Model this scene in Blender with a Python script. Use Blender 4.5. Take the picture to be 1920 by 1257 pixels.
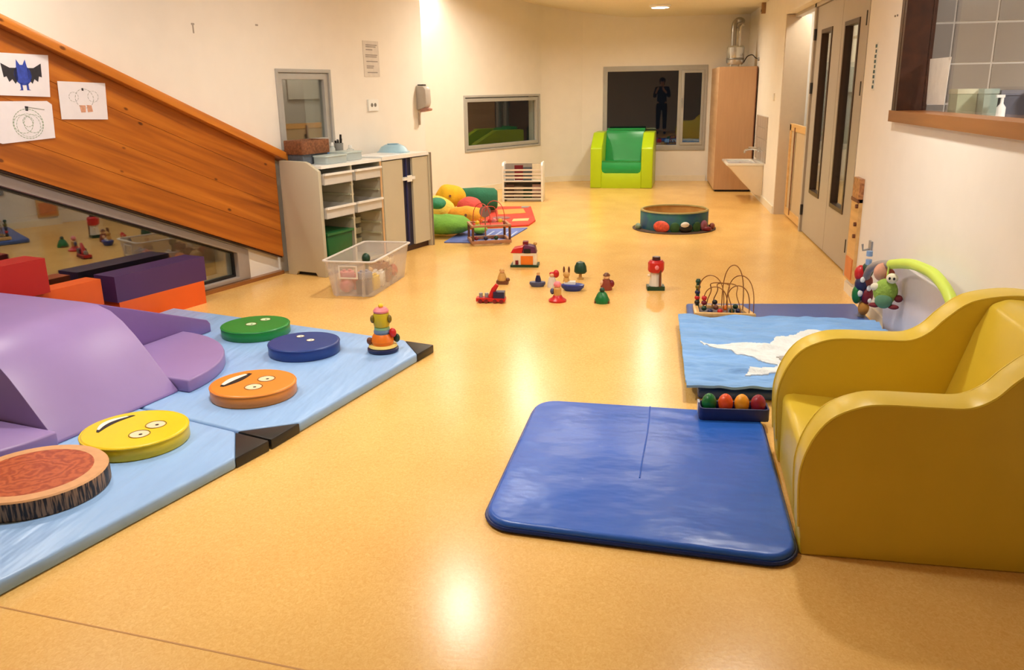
import bpy, bmesh, math, random
from mathutils import Vector, Matrix, noise
random.seed(7)
for o in list(bpy.data.objects):
    bpy.data.objects.remove(o, do_unlink=True)
S = bpy.context.scene
COL = S.collection
R = math.radians

# ------------------------------------------------------------------ camera
cd = bpy.data.cameras.new('camera')
cam = bpy.data.objects.new('camera', cd); COL.objects.link(cam)
yaw, pitch, roll = -0.161987, 0.283176, -0.016245
fw = Vector((math.sin(yaw)*math.cos(pitch), math.cos(yaw)*math.cos(pitch), -math.sin(pitch)))
rt = Vector((math.cos(yaw), -math.sin(yaw), 0)); up = rt.cross(fw)
r2 = math.cos(roll)*rt + math.sin(roll)*up
u2 = -math.sin(roll)*rt + math.cos(roll)*up
mw = Matrix((r2, u2, -fw)).transposed().to_4x4(); mw.translation = (0, 0, 1.4)
cam.matrix_world = mw
cd.sensor_fit = 'HORIZONTAL'; cd.sensor_width = 36; cd.lens = 36*1580.5/1920
cd.clip_start = 0.02; cd.clip_end = 100
S.camera = cam

# ------------------------------------------------------------------ world, exposure
w = bpy.data.worlds.new('night'); S.world = w; w.use_nodes = True
w.node_tree.nodes['Background'].inputs[0].default_value = (0.01, 0.013, 0.02, 1)
w.node_tree.nodes['Background'].inputs[1].default_value = 0.3
S.view_settings.view_transform = 'Standard'; S.view_settings.look = 'None'
S.view_settings.gamma = 1; S.view_settings.use_curve_mapping = False
S.view_settings.exposure = 0.18

CEIL = 2.41
WALLH = 3.3
def cz(x): return CEIL if x > -0.4 else CEIL+0.145*(-0.4-x)   # the ceiling rises towards the left
LAMP = 19.0
LAMPCOL = (1.0, 0.955, 0.885)
LAMPCOL_FAR = (1.0, 0.91, 0.75)     # the lamps at the far end are warmer
DOWNLIGHTS = [(0.08, 11.65, 'nearest the double window'), (-1.6, 10.75, 'above the white magazine rack'), (-1.1, 8.6, 'above the blue and red play rugs'),
              (0.1, 8.5, 'above the round play pool'), (-1.35, 5.6, 'above the toy train'), (-3.0, 3.7, 'above the lavender slide block'),
              (-1.35, 2.75, 'above the edge of the light blue gym mats'), (0.6, 4.3, 'added above the pale blue quilt'), (-2.62, 10.88, 'washing the angled wall with light')]  # the lamp over the quilt is added to brighten the right wall

# ------------------------------------------------------------------ material helpers
def lin(c):
    out = []
    for v in c[:3]:
        v /= 255.0
        out.append(v/12.92 if v <= 0.04045 else ((v+0.055)/1.055)**2.4)
    return (*out, 1.0)
MATS = {}
def M(name, rgb=None, rough=0.5, metal=0.0, var=0.06, scale=18.0, bump=0.0, bscale=60.0, spec=0.5, coat=0.0, emit=0.0, stretch=None, trans=0.0):
    if name in MATS: return MATS[name]
    m = bpy.data.materials.new(name); m.use_nodes = True
    nt = m.node_tree; b = nt.nodes['Principled BSDF']
    c = lin(rgb)
    b.inputs['Roughness'].default_value = rough; b.inputs['Metallic'].default_value = metal
    b.inputs['Specular IOR Level'].default_value = spec
    b.inputs['Coat Weight'].default_value = coat; b.inputs['Coat Roughness'].default_value = 0.15
    tc = nt.nodes.new('ShaderNodeTexCoord')
    mp = nt.nodes.new('ShaderNodeMapping'); nt.links.new(tc.outputs['Object'], mp.inputs[0])
    if stretch: mp.inputs['Scale'].default_value = stretch
    n = nt.nodes.new('ShaderNodeTexNoise'); n.inputs['Scale'].default_value = scale; n.inputs['Detail'].default_value = 4
    nt.links.new(mp.outputs[0], n.inputs['Vector'])
    rp = nt.nodes.new('ShaderNodeValToRGB')
    rp.color_ramp.elements[0].position = 0.3; rp.color_ramp.elements[1].position = 0.7
    rp.color_ramp.elements[0].color = (*[max(0, x*(1-var)) for x in c[:3]], 1)
    rp.color_ramp.elements[1].color = (*[min(1, x*(1+var)) for x in c[:3]], 1)
    nt.links.new(n.outputs[0], rp.inputs[0]); nt.links.new(rp.outputs[0], b.inputs['Base Color'])
    if bump:
        n2 = nt.nodes.new('ShaderNodeTexNoise'); n2.inputs['Scale'].default_value = bscale; n2.inputs['Detail'].default_value = 2.6 if bscale < 5 else 5
        nt.links.new(mp.outputs[0], n2.inputs['Vector'])
        bp = nt.nodes.new('ShaderNodeBump'); bp.inputs['Strength'].default_value = bump; bp.inputs['Distance'].default_value = 0.02
        nt.links.new(n2.outputs[0], bp.inputs['Height']); nt.links.new(bp.outputs[0], b.inputs['Normal'])
    if emit:
        b.inputs['Emission Color'].default_value = c; b.inputs['Emission Strength'].default_value = emit
    if trans:
        out = nt.nodes['Material Output']
        t = nt.nodes.new('ShaderNodeBsdfTransparent'); t.inputs[0].default_value = (0.96, 0.96, 0.95, 1)
        mx = nt.nodes.new('ShaderNodeMixShader'); mx.inputs[0].default_value = 1-trans
        nt.links.new(t.outputs[0], mx.inputs[1]); nt.links.new(b.outputs[0], mx.inputs[2])
        nt.links.new(mx.outputs[0], out.inputs['Surface'])
    MATS[name] = m
    return m
def glass_mat(name, ior, tint=(0.9, 0.95, 0.93, 1)):
    m = bpy.data.materials.new(name); m.use_nodes = True; nt = m.node_tree
    nt.nodes.remove(nt.nodes['Principled BSDF'])
    out = nt.nodes['Material Output']
    fr = nt.nodes.new('ShaderNodeFresnel'); fr.inputs['IOR'].default_value = ior
    g = nt.nodes.new('ShaderNodeBsdfGlossy'); g.inputs['Roughness'].default_value = 0.015; g.inputs['Color'].default_value = (0.95, 0.95, 0.95, 1)
    t = nt.nodes.new('ShaderNodeBsdfTransparent'); t.inputs[0].default_value = tint
    nn = nt.nodes.new('ShaderNodeTexNoise'); nn.inputs['Scale'].default_value = 1.2
    bp = nt.nodes.new('ShaderNodeBump'); bp.inputs['Strength'].default_value = 0.01; bp.inputs['Distance'].default_value = 0.01
    nt.links.new(nn.outputs[0], bp.inputs['Height']); nt.links.new(bp.outputs[0], g.inputs['Normal'])
    ge = nt.nodes.new('ShaderNodeNewGeometry')      # same reflectance from both faces of the pane
    mr = nt.nodes.new('ShaderNodeMapRange'); mr.inputs[3].default_value = ior; mr.inputs[4].default_value = 1/ior
    nt.links.new(ge.outputs['Backfacing'], mr.inputs[0]); nt.links.new(mr.outputs[0], fr.inputs['IOR'])
    mx = nt.nodes.new('ShaderNodeMixShader')
    nt.links.new(fr.outputs[0], mx.inputs[0]); nt.links.new(t.outputs[0], mx.inputs[1]); nt.links.new(g.outputs[0], mx.inputs[2])
    nt.links.new(mx.outputs[0], out.inputs['Surface'])
    return m
def wood_mat(name, dark, mid, light, ang=0.0, knots=True, rough=0.35, along=0.05, sc=16):
    m = bpy.data.materials.new(name); m.use_nodes = True; nt = m.node_tree
    b = nt.nodes['Principled BSDF']; b.inputs['Roughness'].default_value = rough
    tc = nt.nodes.new('ShaderNodeTexCoord')
    rot = nt.nodes.new('ShaderNodeMapping'); rot.inputs['Rotation'].default_value = (ang, 0, 0)
    nt.links.new(tc.outputs['Object'], rot.inputs[0])
    st = nt.nodes.new('ShaderNodeMapping'); st.inputs['Scale'].default_value = (1, along, 1)
    nt.links.new(rot.outputs[0], st.inputs[0])
    n = nt.nodes.new('ShaderNodeTexNoise'); n.inputs['Scale'].default_value = sc; n.inputs['Detail'].default_value = 6; n.inputs['Distortion'].default_value = 0.6
    nt.links.new(st.outputs[0], n.inputs['Vector'])
    rp = nt.nodes.new('ShaderNodeValToRGB'); e = rp.color_ramp.elements
    e[0].position = 0.28; e[0].color = lin(dark); e[1].position = 0.75; e[1].color = lin(light)
    k = e.new(0.5); k.color = lin(mid)
    nt.links.new(n.outputs[0], rp.inputs[0]); last = rp.outputs[0]
    if knots:
        s2 = nt.nodes.new('ShaderNodeMapping'); s2.inputs['Scale'].default_value = (0.0, 2.3, 4.6)
        nt.links.new(rot.outputs[0], s2.inputs[0])
        v = nt.nodes.new('ShaderNodeTexVoronoi'); v.inputs['Scale'].default_value = 1.5; v.inputs['Randomness'].default_value = 1.0
        nt.links.new(s2.outputs[0], v.inputs['Vector'])
        kr = nt.nodes.new('ShaderNodeValToRGB'); kr.color_ramp.elements[0].position = 0.05; kr.color_ramp.elements[1].position = 0.085
        kr.color_ramp.elements[0].color = (0.22, 0.16, 0.14, 1); kr.color_ramp.elements[1].color = (1, 1, 1, 1)
        nt.links.new(v.outputs['Distance'], kr.inputs[0])
        mx = nt.nodes.new('ShaderNodeMix'); mx.data_type = 'RGBA'; mx.blend_type = 'MULTIPLY'; mx.inputs[0].default_value = 0.9
        nt.links.new(last, mx.inputs[6]); nt.links.new(kr.outputs[0], mx.inputs[7]); last = mx.outputs[2]
    nt.links.new(last, b.inputs['Base Color'])
    MATS[name] = m
    return m

# ------------------------------------------------------------------ geometry helpers
class MB:
    def __init__(s): s.bm = bmesh.new()
    def box(s, x0, x1, y0, y1, z0, z1, mx=None):
        v = [s.bm.verts.new((x, y, z)) for z in (z0, z1) for y in (y0, y1) for x in (x0, x1)]
        for f in ((0, 2, 3, 1), (4, 5, 7, 6), (0, 1, 5, 4), (2, 6, 7, 3), (0, 4, 6, 2), (1, 3, 7, 5)):
            s.bm.faces.new([v[i] for i in f])
        if mx: bmesh.ops.transform(s.bm, matrix=mx, verts=v)
        return s
    def cyl(s, c, r, h, seg=20, r2=None, rot=None):
        mx = Matrix.Translation(c)
        if rot: mx = mx @ rot
        bmesh.ops.create_cone(s.bm, cap_ends=True, segments=seg, radius1=r, radius2=r if r2 is None else r2, depth=h, matrix=mx)
        return s
    def sph(s, c, rx, ry=None, rz=None, u=16, v=10, rot=None):
        ry = rx if ry is None else ry; rz = rx if rz is None else rz
        mx = Matrix.Translation(c)
        if rot: mx = mx @ rot
        mx = mx @ Matrix.Diagonal((rx, ry, rz, 1))
        bmesh.ops.create_uvsphere(s.bm, u_segments=u, v_segments=v, radius=1, matrix=mx)
        return s
    def prism(s, pts, a, b, plane='xz'):
        def P(p, t):
            return {'xz': (p[0], t, p[1]), 'xy': (p[0], p[1], t), 'yz': (t, p[0], p[1])}[plane]
        A = [s.bm.verts.new(P(p, a)) for p in pts]; Bv = [s.bm.verts.new(P(p, b)) for p in pts]
        n = len(pts)
        fs = [s.bm.faces.new(A), s.bm.faces.new(Bv[::-1])]
        for i in range(n):
            fs.append(s.bm.faces.new((A[i], Bv[i], Bv[(i+1) % n], A[(i+1) % n])))
        bmesh.ops.recalc_face_normals(s.bm, faces=fs)
        return s
    def lathe(s, prof, c=(0, 0, 0), seg=32, sx=1.0, sy=1.0):
        rings = []
        for r, z in prof:
            if r < 1e-6: rings.append([s.bm.verts.new((c[0], c[1], c[2]+z))])
            else: rings.append([s.bm.verts.new((c[0]+r*sx*math.cos(2*math.pi*i/seg), c[1]+r*sy*math.sin(2*math.pi*i/seg), c[2]+z)) for i in range(seg)])
        for a, b in zip(rings, rings[1:]):
            for i in range(seg):
                j = (i+1) % seg
                if len(a) == 1 and len(b) == 1: continue
                if len(a) == 1: s.bm.faces.new((a[0], b[i], b[j]))
                elif len(b) == 1: s.bm.faces.new((a[i], b[0], a[j]))
                else: s.bm.faces.new((a[i], a[j], b[j], b[i]))
        return s
    def tube(s, path, r, seg=8, closed=False):
        P = [Vector(p) for p in path]; n = len(P)
        rr = r if isinstance(r, (list, tuple)) else [r]*n
        rings = []; pn = None
        for i, p in enumerate(P):
            if closed: t = P[(i+1) % n]-P[i-1]
            else: t = P[min(i+1, n-1)]-P[max(i-1, 0)]
            t.normalize()
            if pn is None:
                pn = t.cross(Vector((0, 0, 1)))
                if pn.length < 1e-3: pn = t.cross(Vector((1, 0, 0)))
            pn = (pn - t*pn.dot(t)).normalized(); bn = t.cross(pn)
            rings.append([s.bm.verts.new(p+(pn*math.cos(a)+bn*math.sin(a))*rr[i]) for a in [2*math.pi*k/seg for k in range(seg)]])
        m = n if closed else n-1
        for i in range(m):
            a, b = rings[i], rings[(i+1) % n]
            for k in range(seg):
                s.bm.faces.new((a[k], a[(k+1) % seg], b[(k+1) % seg], b[k]))
        if not closed:
            s.bm.faces.new(rings[0][::-1]); s.bm.faces.new(rings[-1])
        return s
    def plate(s, outline, holes, a, b, plane='xy'):
        """polygon with holes, extruded from a to b along the third axis"""
        bm = s.bm
        def P(p, t):
            return {'xz': (p[0], t, p[1]), 'xy': (p[0], p[1], t), 'yz': (t, p[0], p[1])}[plane]
        edges = []
        for loop in [outline]+holes:
            vs = [bm.verts.new(P(p, a)) for p in loop]
            edges += [bm.edges.new((vs[i], vs[(i+1) % len(vs)])) for i in range(len(vs))]
        res = bmesh.ops.triangle_fill(bm, edges=edges, use_beauty=True)
        fs = [g for g in res['geom'] if isinstance(g, bmesh.types.BMFace)]
        ex = bmesh.ops.extrude_face_region(bm, geom=fs)
        vs = [g for g in ex['geom'] if isinstance(g, bmesh.types.BMVert)]
        d = {'xz': (0, b-a, 0), 'xy': (0, 0, b-a), 'yz': (b-a, 0, 0)}[plane]
        bmesh.ops.translate(bm, vec=d, verts=vs)
        bmesh.ops.recalc_face_normals(bm, faces=bm.faces[:])
        return s
    def build(s, name, mat, parent=None, bevel=0.0, bseg=2, ang=35, loc=None, rotz=0.0):
        bm = s.bm
        if bevel:
            ed = [e for e in bm.edges if e.is_manifold and e.calc_face_angle(0) > 0.45]
            bmesh.ops.bevel(bm, geom=ed, offset=bevel, segments=bseg, profile=0.5, affect='EDGES', clamp_overlap=True)
        me = bpy.data.meshes.new(name); bm.to_mesh(me); bm.free()
        for p in me.polygons: p.use_smooth = True
        me.set_sharp_from_angle(angle=R(ang))
        me.materials.append(mat)
        o = bpy.data.objects.new(name, me); COL.objects.link(o)
        if parent is not None: o.parent = parent
        if loc is not None: o.location = loc
        o.rotation_euler = (0, 0, rotz)
        return o
def thing(name, label, cat, loc=(0, 0, 0), rotz=0.0, group=None, scale=1.0):
    o = bpy.data.objects.new(name, None); COL.objects.link(o)
    o.empty_display_size = 0.1
    o.location = loc; o.rotation_euler = (0, 0, rotz); o.scale = (scale,)*3
    o['label'] = label; o['category'] = cat
    if group: o['group'] = group
    return o
def tag(o, label, cat, group=None):
    o['label'] = label; o['category'] = cat
    if group: o['group'] = group
    return o
def struct(o, label=None, cat=None):
    o['kind'] = 'structure'
    if label: o['label'] = label
    if cat: o['category'] = cat
    return o
def sroot(name, label, cat, loc=(0, 0, 0), rotz=0.0):
    o = thing(name, label, cat, loc, rotz); o['kind'] = 'structure'; return o
RX = lambda a: Matrix.Rotation(R(a), 4, 'X')
RY = lambda a: Matrix.Rotation(R(a), 4, 'Y')
RZ = lambda a: Matrix.Rotation(R(a), 4, 'Z')
def rrect(x0, x1, y0, y1, r, n=6):
    pts = []
    for cx, cy, a0 in ((x1-r, y1-r, 0), (x0+r, y1-r, 90), (x0+r, y0+r, 180), (x1-r, y0+r, 270)):
        for i in range(n+1):
            a = R(a0+90*i/n); pts.append((cx+r*math.cos(a), cy+r*math.sin(a)))
    return pts
def spline(pts, n=8):
    P = [Vector(p) for p in pts]; out = []
    for i in range(len(P)-1):
        p0 = P[max(i-1, 0)]; p1 = P[i]; p2 = P[i+1]; p3 = P[min(i+2, len(P)-1)]
        for k in range(n):
            t = k/n
            out.append(0.5*((2*p1)+(p2-p0)*t+(2*p0-5*p1+4*p2-p3)*t*t+(3*p1-p0-3*p2+p3)*t**3))
    out.append(P[-1]); return out
def arc(cx, cy, r, a0, a1, n):
    return [(cx+r*math.cos(R(a0+(a1-a0)*i/n)), cy+r*math.sin(R(a0+(a1-a0)*i/n))) for i in range(n+1)]

# ------------------------------------------------------------------ shared materials
wall_m = M('wall_paint', (237, 231, 221), 0.75, var=0.015, scale=6, bump=0.05, bscale=180, spec=0.25)
ceil_m = M('ceiling_plaster', (235, 226, 205), 0.9, var=0.08, scale=90, bump=0.5, bscale=120, spec=0.1)
base_m = M('baseboard_paint', (238, 228, 206), 0.5, var=0.02)
alu_m = M('aluminium_frame', (172, 170, 164), 0.45, metal=0.0, var=0.03)
glass_m = glass_mat('window_glass', 1.9)
mirror_glass_m = glass_mat('coated_window_glass', 2.6)
wood_panel_m = wood_mat('stained_pine', (132, 66, 14), (172, 94, 22), (198, 118, 36), ang=R(22.3), knots=True, rough=0.3)
ledge_m = wood_mat('stained_pine_lit', (176, 98, 28), (204, 122, 40), (216, 138, 56), ang=R(22.3), knots=True, rough=0.3)  # paler copy of the pine, light falling on the ledge painted in
beech_m = wood_mat('beech', (198, 156, 114), (208, 168, 126), (218, 180, 140), knots=False, rough=0.45, sc=10)
ply_m = wood_mat('pale_wood', (206, 160, 96), (222, 178, 112), (232, 192, 130), knots=False, rough=0.4, sc=20)
brown_m = wood_mat('dark_stained_wood', (46, 20, 9), (56, 26, 11), (68, 33, 14), knots=False, rough=0.35, sc=14)
sill_m = wood_mat('sill_wood', (126, 76, 36), (144, 90, 44), (158, 102, 52), knots=False, rough=0.3, sc=14)
white_p = M('white_plastic', (238, 238, 234), 0.35, var=0.02)
grey_p = M('grey_plastic', (150, 150, 150), 0.4, var=0.03)
black_p = M('black_plastic', (22, 21, 22), 0.4, var=0.1)
dark_m = M('dark_rubber', (38, 34, 32), 0.6, var=0.1)
metal_m = M('brushed_metal', (196, 196, 192), 0.25, metal=0.9, var=0.05)
chrome_m = M('chrome', (220, 220, 220), 0.1, metal=1.0, var=0.02)
paper_m = M('paper', (232, 228, 224), 0.7, var=0.02)
red_m = M('red_paint', (200, 28, 30), 0.35, var=0.08)
blue_m = M('blue_paint', (28, 52, 140), 0.35, var=0.08)
navy_m = M('navy_paint', (24, 30, 74), 0.35, var=0.08)
green_m = M('green_paint', (18, 112, 52), 0.35, var=0.08)
dgreen_m = M('dark_green_paint', (18, 62, 40), 0.4, var=0.08)
yellow_m = M('yellow_paint', (236, 200, 40), 0.35, var=0.06)
orange_m = M('orange_paint', (236, 122, 30), 0.35, var=0.06)
tan_m = M('tan_wood', (206, 158, 84), 0.45, var=0.08)
skinw_m = M('peach_paint', (234, 186, 140), 0.45, var=0.05)
maroon_m = M('maroon_paint', (120, 18, 34), 0.4, var=0.08)
pink_m = M('pink_paint', (232, 132, 140), 0.4, var=0.06)
brownp_m = M('brown_paint', (110, 62, 36), 0.45, var=0.1)

# ================================================================== SETTING
# floor: yellow-orange marbled linoleum
def floor_mat():
    m = bpy.data.materials.new('marbled_linoleum'); m.use_nodes = True; nt = m.node_tree
    b = nt.nodes['Principled BSDF']
    b.inputs['Roughness'].default_value = 0.3; b.inputs['Specular IOR Level'].default_value = 0.45
    tc = nt.nodes.new('ShaderNodeTexCoord')
    mp = nt.nodes.new('ShaderNodeMapping'); mp.inputs['Scale'].default_value = (1.0, 0.75, 1); mp.inputs['Rotation'].default_value = (0, 0, 0.3)
    nt.links.new(tc.outputs['Object'], mp.inputs[0])
    n1 = nt.nodes.new('ShaderNodeTexNoise'); n1.inputs['Scale'].default_value = 95; n1.inputs['Detail'].default_value = 8; n1.inputs['Distortion'].default_value = 1.2
    n2 = nt.nodes.new('ShaderNodeTexNoise'); n2.inputs['Scale'].default_value = 3.0; n2.inputs['Detail'].default_value = 5
    nt.links.new(mp.outputs[0], n1.inputs['Vector']); nt.links.new(mp.outputs[0], n2.inputs['Vector'])
    r1 = nt.nodes.new('ShaderNodeValToRGB'); e = r1.color_ramp.elements
    e[0].position = 0.3; e[0].color = lin((231, 179, 99)); e[1].position = 0.72; e[1].color = lin((244, 202, 124))
    k = e.new(0.5); k.color = lin((237, 190, 111))
    nt.links.new(n1.outputs[0], r1.inputs[0])
    r2_ = nt.nodes.new('ShaderNodeValToRGB'); e = r2_.color_ramp.elements
    e[0].position = 0.35; e[0].color = (0.94, 0.92, 0.90, 1); e[1].position = 0.65; e[1].color = (1, 1, 1, 1)
    nt.links.new(n2.outputs[0], r2_.inputs[0])
    mx = nt.nodes.new('ShaderNodeMix'); mx.data_type = 'RGBA'; mx.blend_type = 'MULTIPLY'; mx.inputs[0].default_value = 1
    nt.links.new(r1.outputs[0], mx.inputs[6]); nt.links.new(r2_.outputs[0], mx.inputs[7])
    nt.links.new(mx.outputs[2], b.inputs['Base Color'])
    rr = nt.nodes.new('ShaderNodeMapRange'); rr.inputs[3].default_value = 0.19; rr.inputs[4].default_value = 0.26
    nt.links.new(n2.outputs[0], rr.inputs[0]); nt.links.new(rr.outputs[0], b.inputs['Roughness'])
    bp = nt.nodes.new('ShaderNodeBump'); bp.inputs['Strength'].default_value = 0.06; bp.inputs['Distance'].default_value = 0.004
    n3 = nt.nodes.new('ShaderNodeTexNoise'); n3.inputs['Scale'].default_value = 70
    nt.links.new(tc.outputs['Object'], n3.inputs['Vector'])
    nt.links.new(n3.outputs[0], bp.inputs['Height']); nt.links.new(bp.outputs[0], b.inputs['Normal'])
    return m
fl = struct(MB().box(-7.5, 4.0, -2.8, 14.2, -0.12, 0).build('floor', floor_mat()), 'glossy yellow-orange marbled linoleum floor', 'floor')
seam_m = M('seam_weld', (188, 134, 66), 0.5, var=0.05)
MB().prism([(-2.4, 1.926), (0.6, 1.489), (0.6, 1.4945), (-2.4, 1.9315)], -0.002, 0.0006, 'xy').build('floor_seam', seam_m, fl)
struct(MB().prism([(4.0, CEIL), (-0.4, CEIL), (-7.5, cz(-7.5)), (-7.5, cz(-7.5)+0.15), (4.0, CEIL+0.15)], -2.8, 14.2, 'xz').build('ceiling', ceil_m), 'cream rough-textured ceiling', 'ceiling')

# left wall: local x = into the room, local y = along the wall, z up
LW = (-2.93, 6.35, 0.0); LR = -R(18)
low_glass = [(-3.6, 0.05), (-0.42, 0.05), (-0.42, 0.245), (-3.6, 1.51)]
win1 = [(0.15, 0.98), (0.78, 0.98), (0.78, 1.567), (0.15, 1.567)]
struct(MB().plate([(-9.6, 0), (2.24, 0), (2.24, WALLH), (-9.6, WALLH)], [low_glass, win1], -0.28, 0.0, 'yz').build('wall_left', wall_m, loc=LW, rotz=LR),
       'cream wall with a small window above a slanted floor-level window', 'wall')
# nail marks left on the wall
for i, (sy, sz) in enumerate(((-0.64, 1.869), (-0.02, 1.896))):
    m_ = MB().box(0, 0.004, sy-0.012, sy+0.012, sz-0.006, sz+0.006)
    if i == 0: m_.box(0, 0.003, sy-0.005, sy+0.005, sz-0.06, sz-0.006)
    o = m_.build('wall_hook', M('hook_grey', (168, 158, 146), 0.5), loc=LW, rotz=LR)
    tag(o, ['small cross-shaped mark on the cream wall above the wooden ledge', 'tiny nail left in the cream wall above the small window'][i], 'hook')

# small window in the left wall
def frame_win(root, y0, y1, z0, z1, fw_, mat, x0=-0.05, x1=0.012, plane='yz', name='window_frame'):
    return MB().plate([(y0, z0), (y1, z0), (y1, z1), (y0, z1)], [[(y0+fw_, z0+fw_), (y1-fw_, z0+fw_), (y1-fw_, z1-fw_), (y0+fw_, z1-fw_)]], x0, x1, plane).build(name, mat, root, bevel=0.004)
w1 = sroot('window_1', 'small upright grey-framed window in the cream wall above the storage unit', 'window', LW, LR)
frame_win(w1, 0.13, 0.80, 0.955, 1.587, 0.028, alu_m)
frame_win(w1, 0.16, 0.77, 0.985, 1.557, 0.05, alu_m, -0.06, -0.004, name='sash_frame')
MB().box(-0.04, -0.034, 0.205, 0.725, 1.03, 1.512).build('pane', mirror_glass_m, w1)

# slanted floor window
w2 = sroot('window_2', 'large slanted floor-level window under the pine boards, reflecting the room', 'window', LW, LR)
sl = (1.51-0.245)/(-3.6+0.42)
def lg(s, off): return 0.245+(s+0.42)*sl+off
outer = [(-3.6, 0.03), (-0.36, 0.03), (-0.36, lg(-0.36, 0.03)), (-3.6, lg(-3.6, 0.06))]
inner = [(-3.54, 0.06), (-0.475, 0.06), (-0.475, lg(-0.475, -0.02)), (-3.54, lg(-3.54, -0.02))]
MB().plate(outer, [inner], -0.06, 0.02, 'yz').build('window_frame', M('taupe_frame', (158, 146, 136), 0.45, var=0.03), w2, bevel=0.004)
MB().prism([(-3.58, 0.045), (-0.455, 0.045), (-0.455, lg(-0.455, -0.01)), (-3.58, lg(-3.58, 0))], -0.05, -0.044, 'yz').build('pane', mirror_glass_m, w2)
gk = MB().plate(inner, [[(-3.53, 0.078), (-0.49, 0.078), (-0.49, lg(-0.49, -0.034)), (-3.53, lg(-3.53, -0.034))]], -0.043, -0.02, 'yz').build('gasket', black_p, w2)

# pine cladding above it
t1 = sroot('trim_1', 'sloping stained pine board cladding with a projecting top ledge', 'cladding', LW, LR)
def lt(s): return 0.938-0.413*(s-0.09)     # ledge top line
def lb(s): return 0.145-0.405*(s+0.04)     # lower edge
S0, S1 = -4.2, -0.035
n = 4
for i in range(n):
    f0, f1 = i/n, (i+1)/n
    def zz(s, f): return lb(s)+(lt(s)-0.03-lb(s))*f
    pts = [(S0, zz(S0, f0)+0.0006), (S1, zz(S1, f0)+0.0006), (S1, zz(S1, f1)-0.0006), (S0, zz(S0, f1)-0.0006)]
    MB().prism(pts, 0.022, 0.07+0.001*(i % 2), 'yz').build('plank', wood_panel_m, t1, bevel=0.001, bseg=1)
MB().prism([(S0, lb(S0)-0.01), (S1, lb(S1)-0.01), (S1, lb(S1)+0.012), (S0, lb(S0)+0.012)], 0.0, 0.055, 'yz').build('bottom_batten', brown_m, t1)
MB().prism([(S0, lt(S0)-0.06), (0.07, lt(0.07)-0.062), (0.085, lt(0.085)), (S0, lt(S0))], 0.0, 0.13, 'yz').build('ledge_board', ledge_m, t1, bevel=0.006)
t2 = struct(MB().box(0.0, 0.05, -0.98, -0.02, 0.0, 0.028).build('trim_2', sill_m, bevel=0.004, loc=LW, rotz=LR), 'wooden floor strip under the slanted window', 'trim')

# wall closing the alcove behind the left wall's end
struct(MB().box(-4.6, -2.5, 8.62, 8.8, 0, 3.1).build('wall_alcove', wall_m), 'cream alcove wall hidden behind the corner', 'wall')
# angled wall with the low wide window
AW = (-2.34, 11.97, 0.0); AR = -math.atan2(0.73, 1.29)
mwin = [(-0.35, 0.59), (1.35, 0.59), (1.35, 1.315), (-0.35, 1.315)]
struct(MB().plate([(-4.4, 0), (1.42, 0), (1.42, WALLH), (-4.4, WALLH)], [mwin], -0.2, 0.0, 'yz').build('wall_angled', wall_m, loc=AW, rotz=AR),
       'cream angled wall with a low wide window', 'wall')
w3 = sroot('window_3', 'low wide grey-framed window reflecting the green armchair', 'window', AW, AR)
frame_win(w3, -0.37, 1.37, 0.571, 1.335, 0.03, alu_m)
frame_win(w3, -0.33, 1.33, 0.61, 1.295, 0.05, alu_m, -0.06, -0.004, name='sash_frame')
MB().box(-0.045, -0.039, -0.29, 1.29, 0.645, 1.26).build('pane', glass_m, w3)
struct(MB().box(0, 0.014, -2.2, 1.30, 0, 0.085).build('baseboard_angled', base_m, loc=AW, rotz=AR, bevel=0.003), 'cream baseboard of the angled wall', 'baseboard')
# curved piece joining the angled wall to the far wall
A_ = Vector((-2.34+0.4924*1.42, 11.97+0.8704*1.42)); cv = []
P0 = A_; P1 = Vector((-1.50, 13.42)); P2 = Vector((-1.05, 13.5))
for i in range(9):
    t = i/8; cv.append(((1-t)**2*P0+2*t*(1-t)*P1+t*t*P2))
outb = [(p.x-0.10*(1-i/8)-0.02, p.y+0.15) for i, p in enumerate(cv)]
struct(MB().prism([(p.x, p.y) for p in cv]+outb[::-1], 0, 2.65, 'xy').build('wall_curved', wall_m, ang=60), 'cream curved wall piece', 'wall')
bb = [(p.x+0.008*(1-i/8)+0.003, p.y-0.014) for i, p in enumerate(cv)]
struct(MB().prism([(p.x, p.y) for p in cv]+bb[::-1], 0, 0.085, 'xy').build('baseboard_curved', base_m), 'cream baseboard of the curved wall', 'baseboard')
# far wall with the double window
fwin = [(-0.70, 0.50), (0.80, 0.50), (0.80, 1.685), (-0.70, 1.685)]
struct(MB().plate([(-1.05, 0), (1.7, 0), (1.7, 2.5), (-1.05, 2.5)], [fwin], 13.5, 13.68, 'xz').build('wall_far', wall_m), 'cream end wall with a double window', 'wall')
struct(MB().box(-1.05, 0.86, 13.486, 13.5, 0, 0.085).build('baseboard_far', base_m, bevel=0.003), 'cream baseboard below the double window', 'baseboard')
w4 = sroot('window_4', 'grey-framed double window in the end wall, dark with reflections', 'window')
MB().plate([(-0.73, 0.465), (0.83, 0.465), (0.83, 1.715), (-0.73, 1.715)], [[(-0.665, 0.545), (0.40, 0.545), (0.40, 1.64), (-0.665, 1.64)], [(0.445, 0.545), (0.785, 0.545), (0.785, 1.64), (0.445, 1.64)]], 13.485, 13.55, 'xz').build('window_frame', alu_m, w4, bevel=0.004)
MB().plate([(0.445, 0.545), (0.785, 0.545), (0.785, 1.64), (0.445, 1.64)], [[(0.49, 0.585), (0.745, 0.585), (0.745, 1.605), (0.49, 1.605)]], 13.475, 13.54, 'xz').build('sash_frame', alu_m, w4, bevel=0.004)
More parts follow.
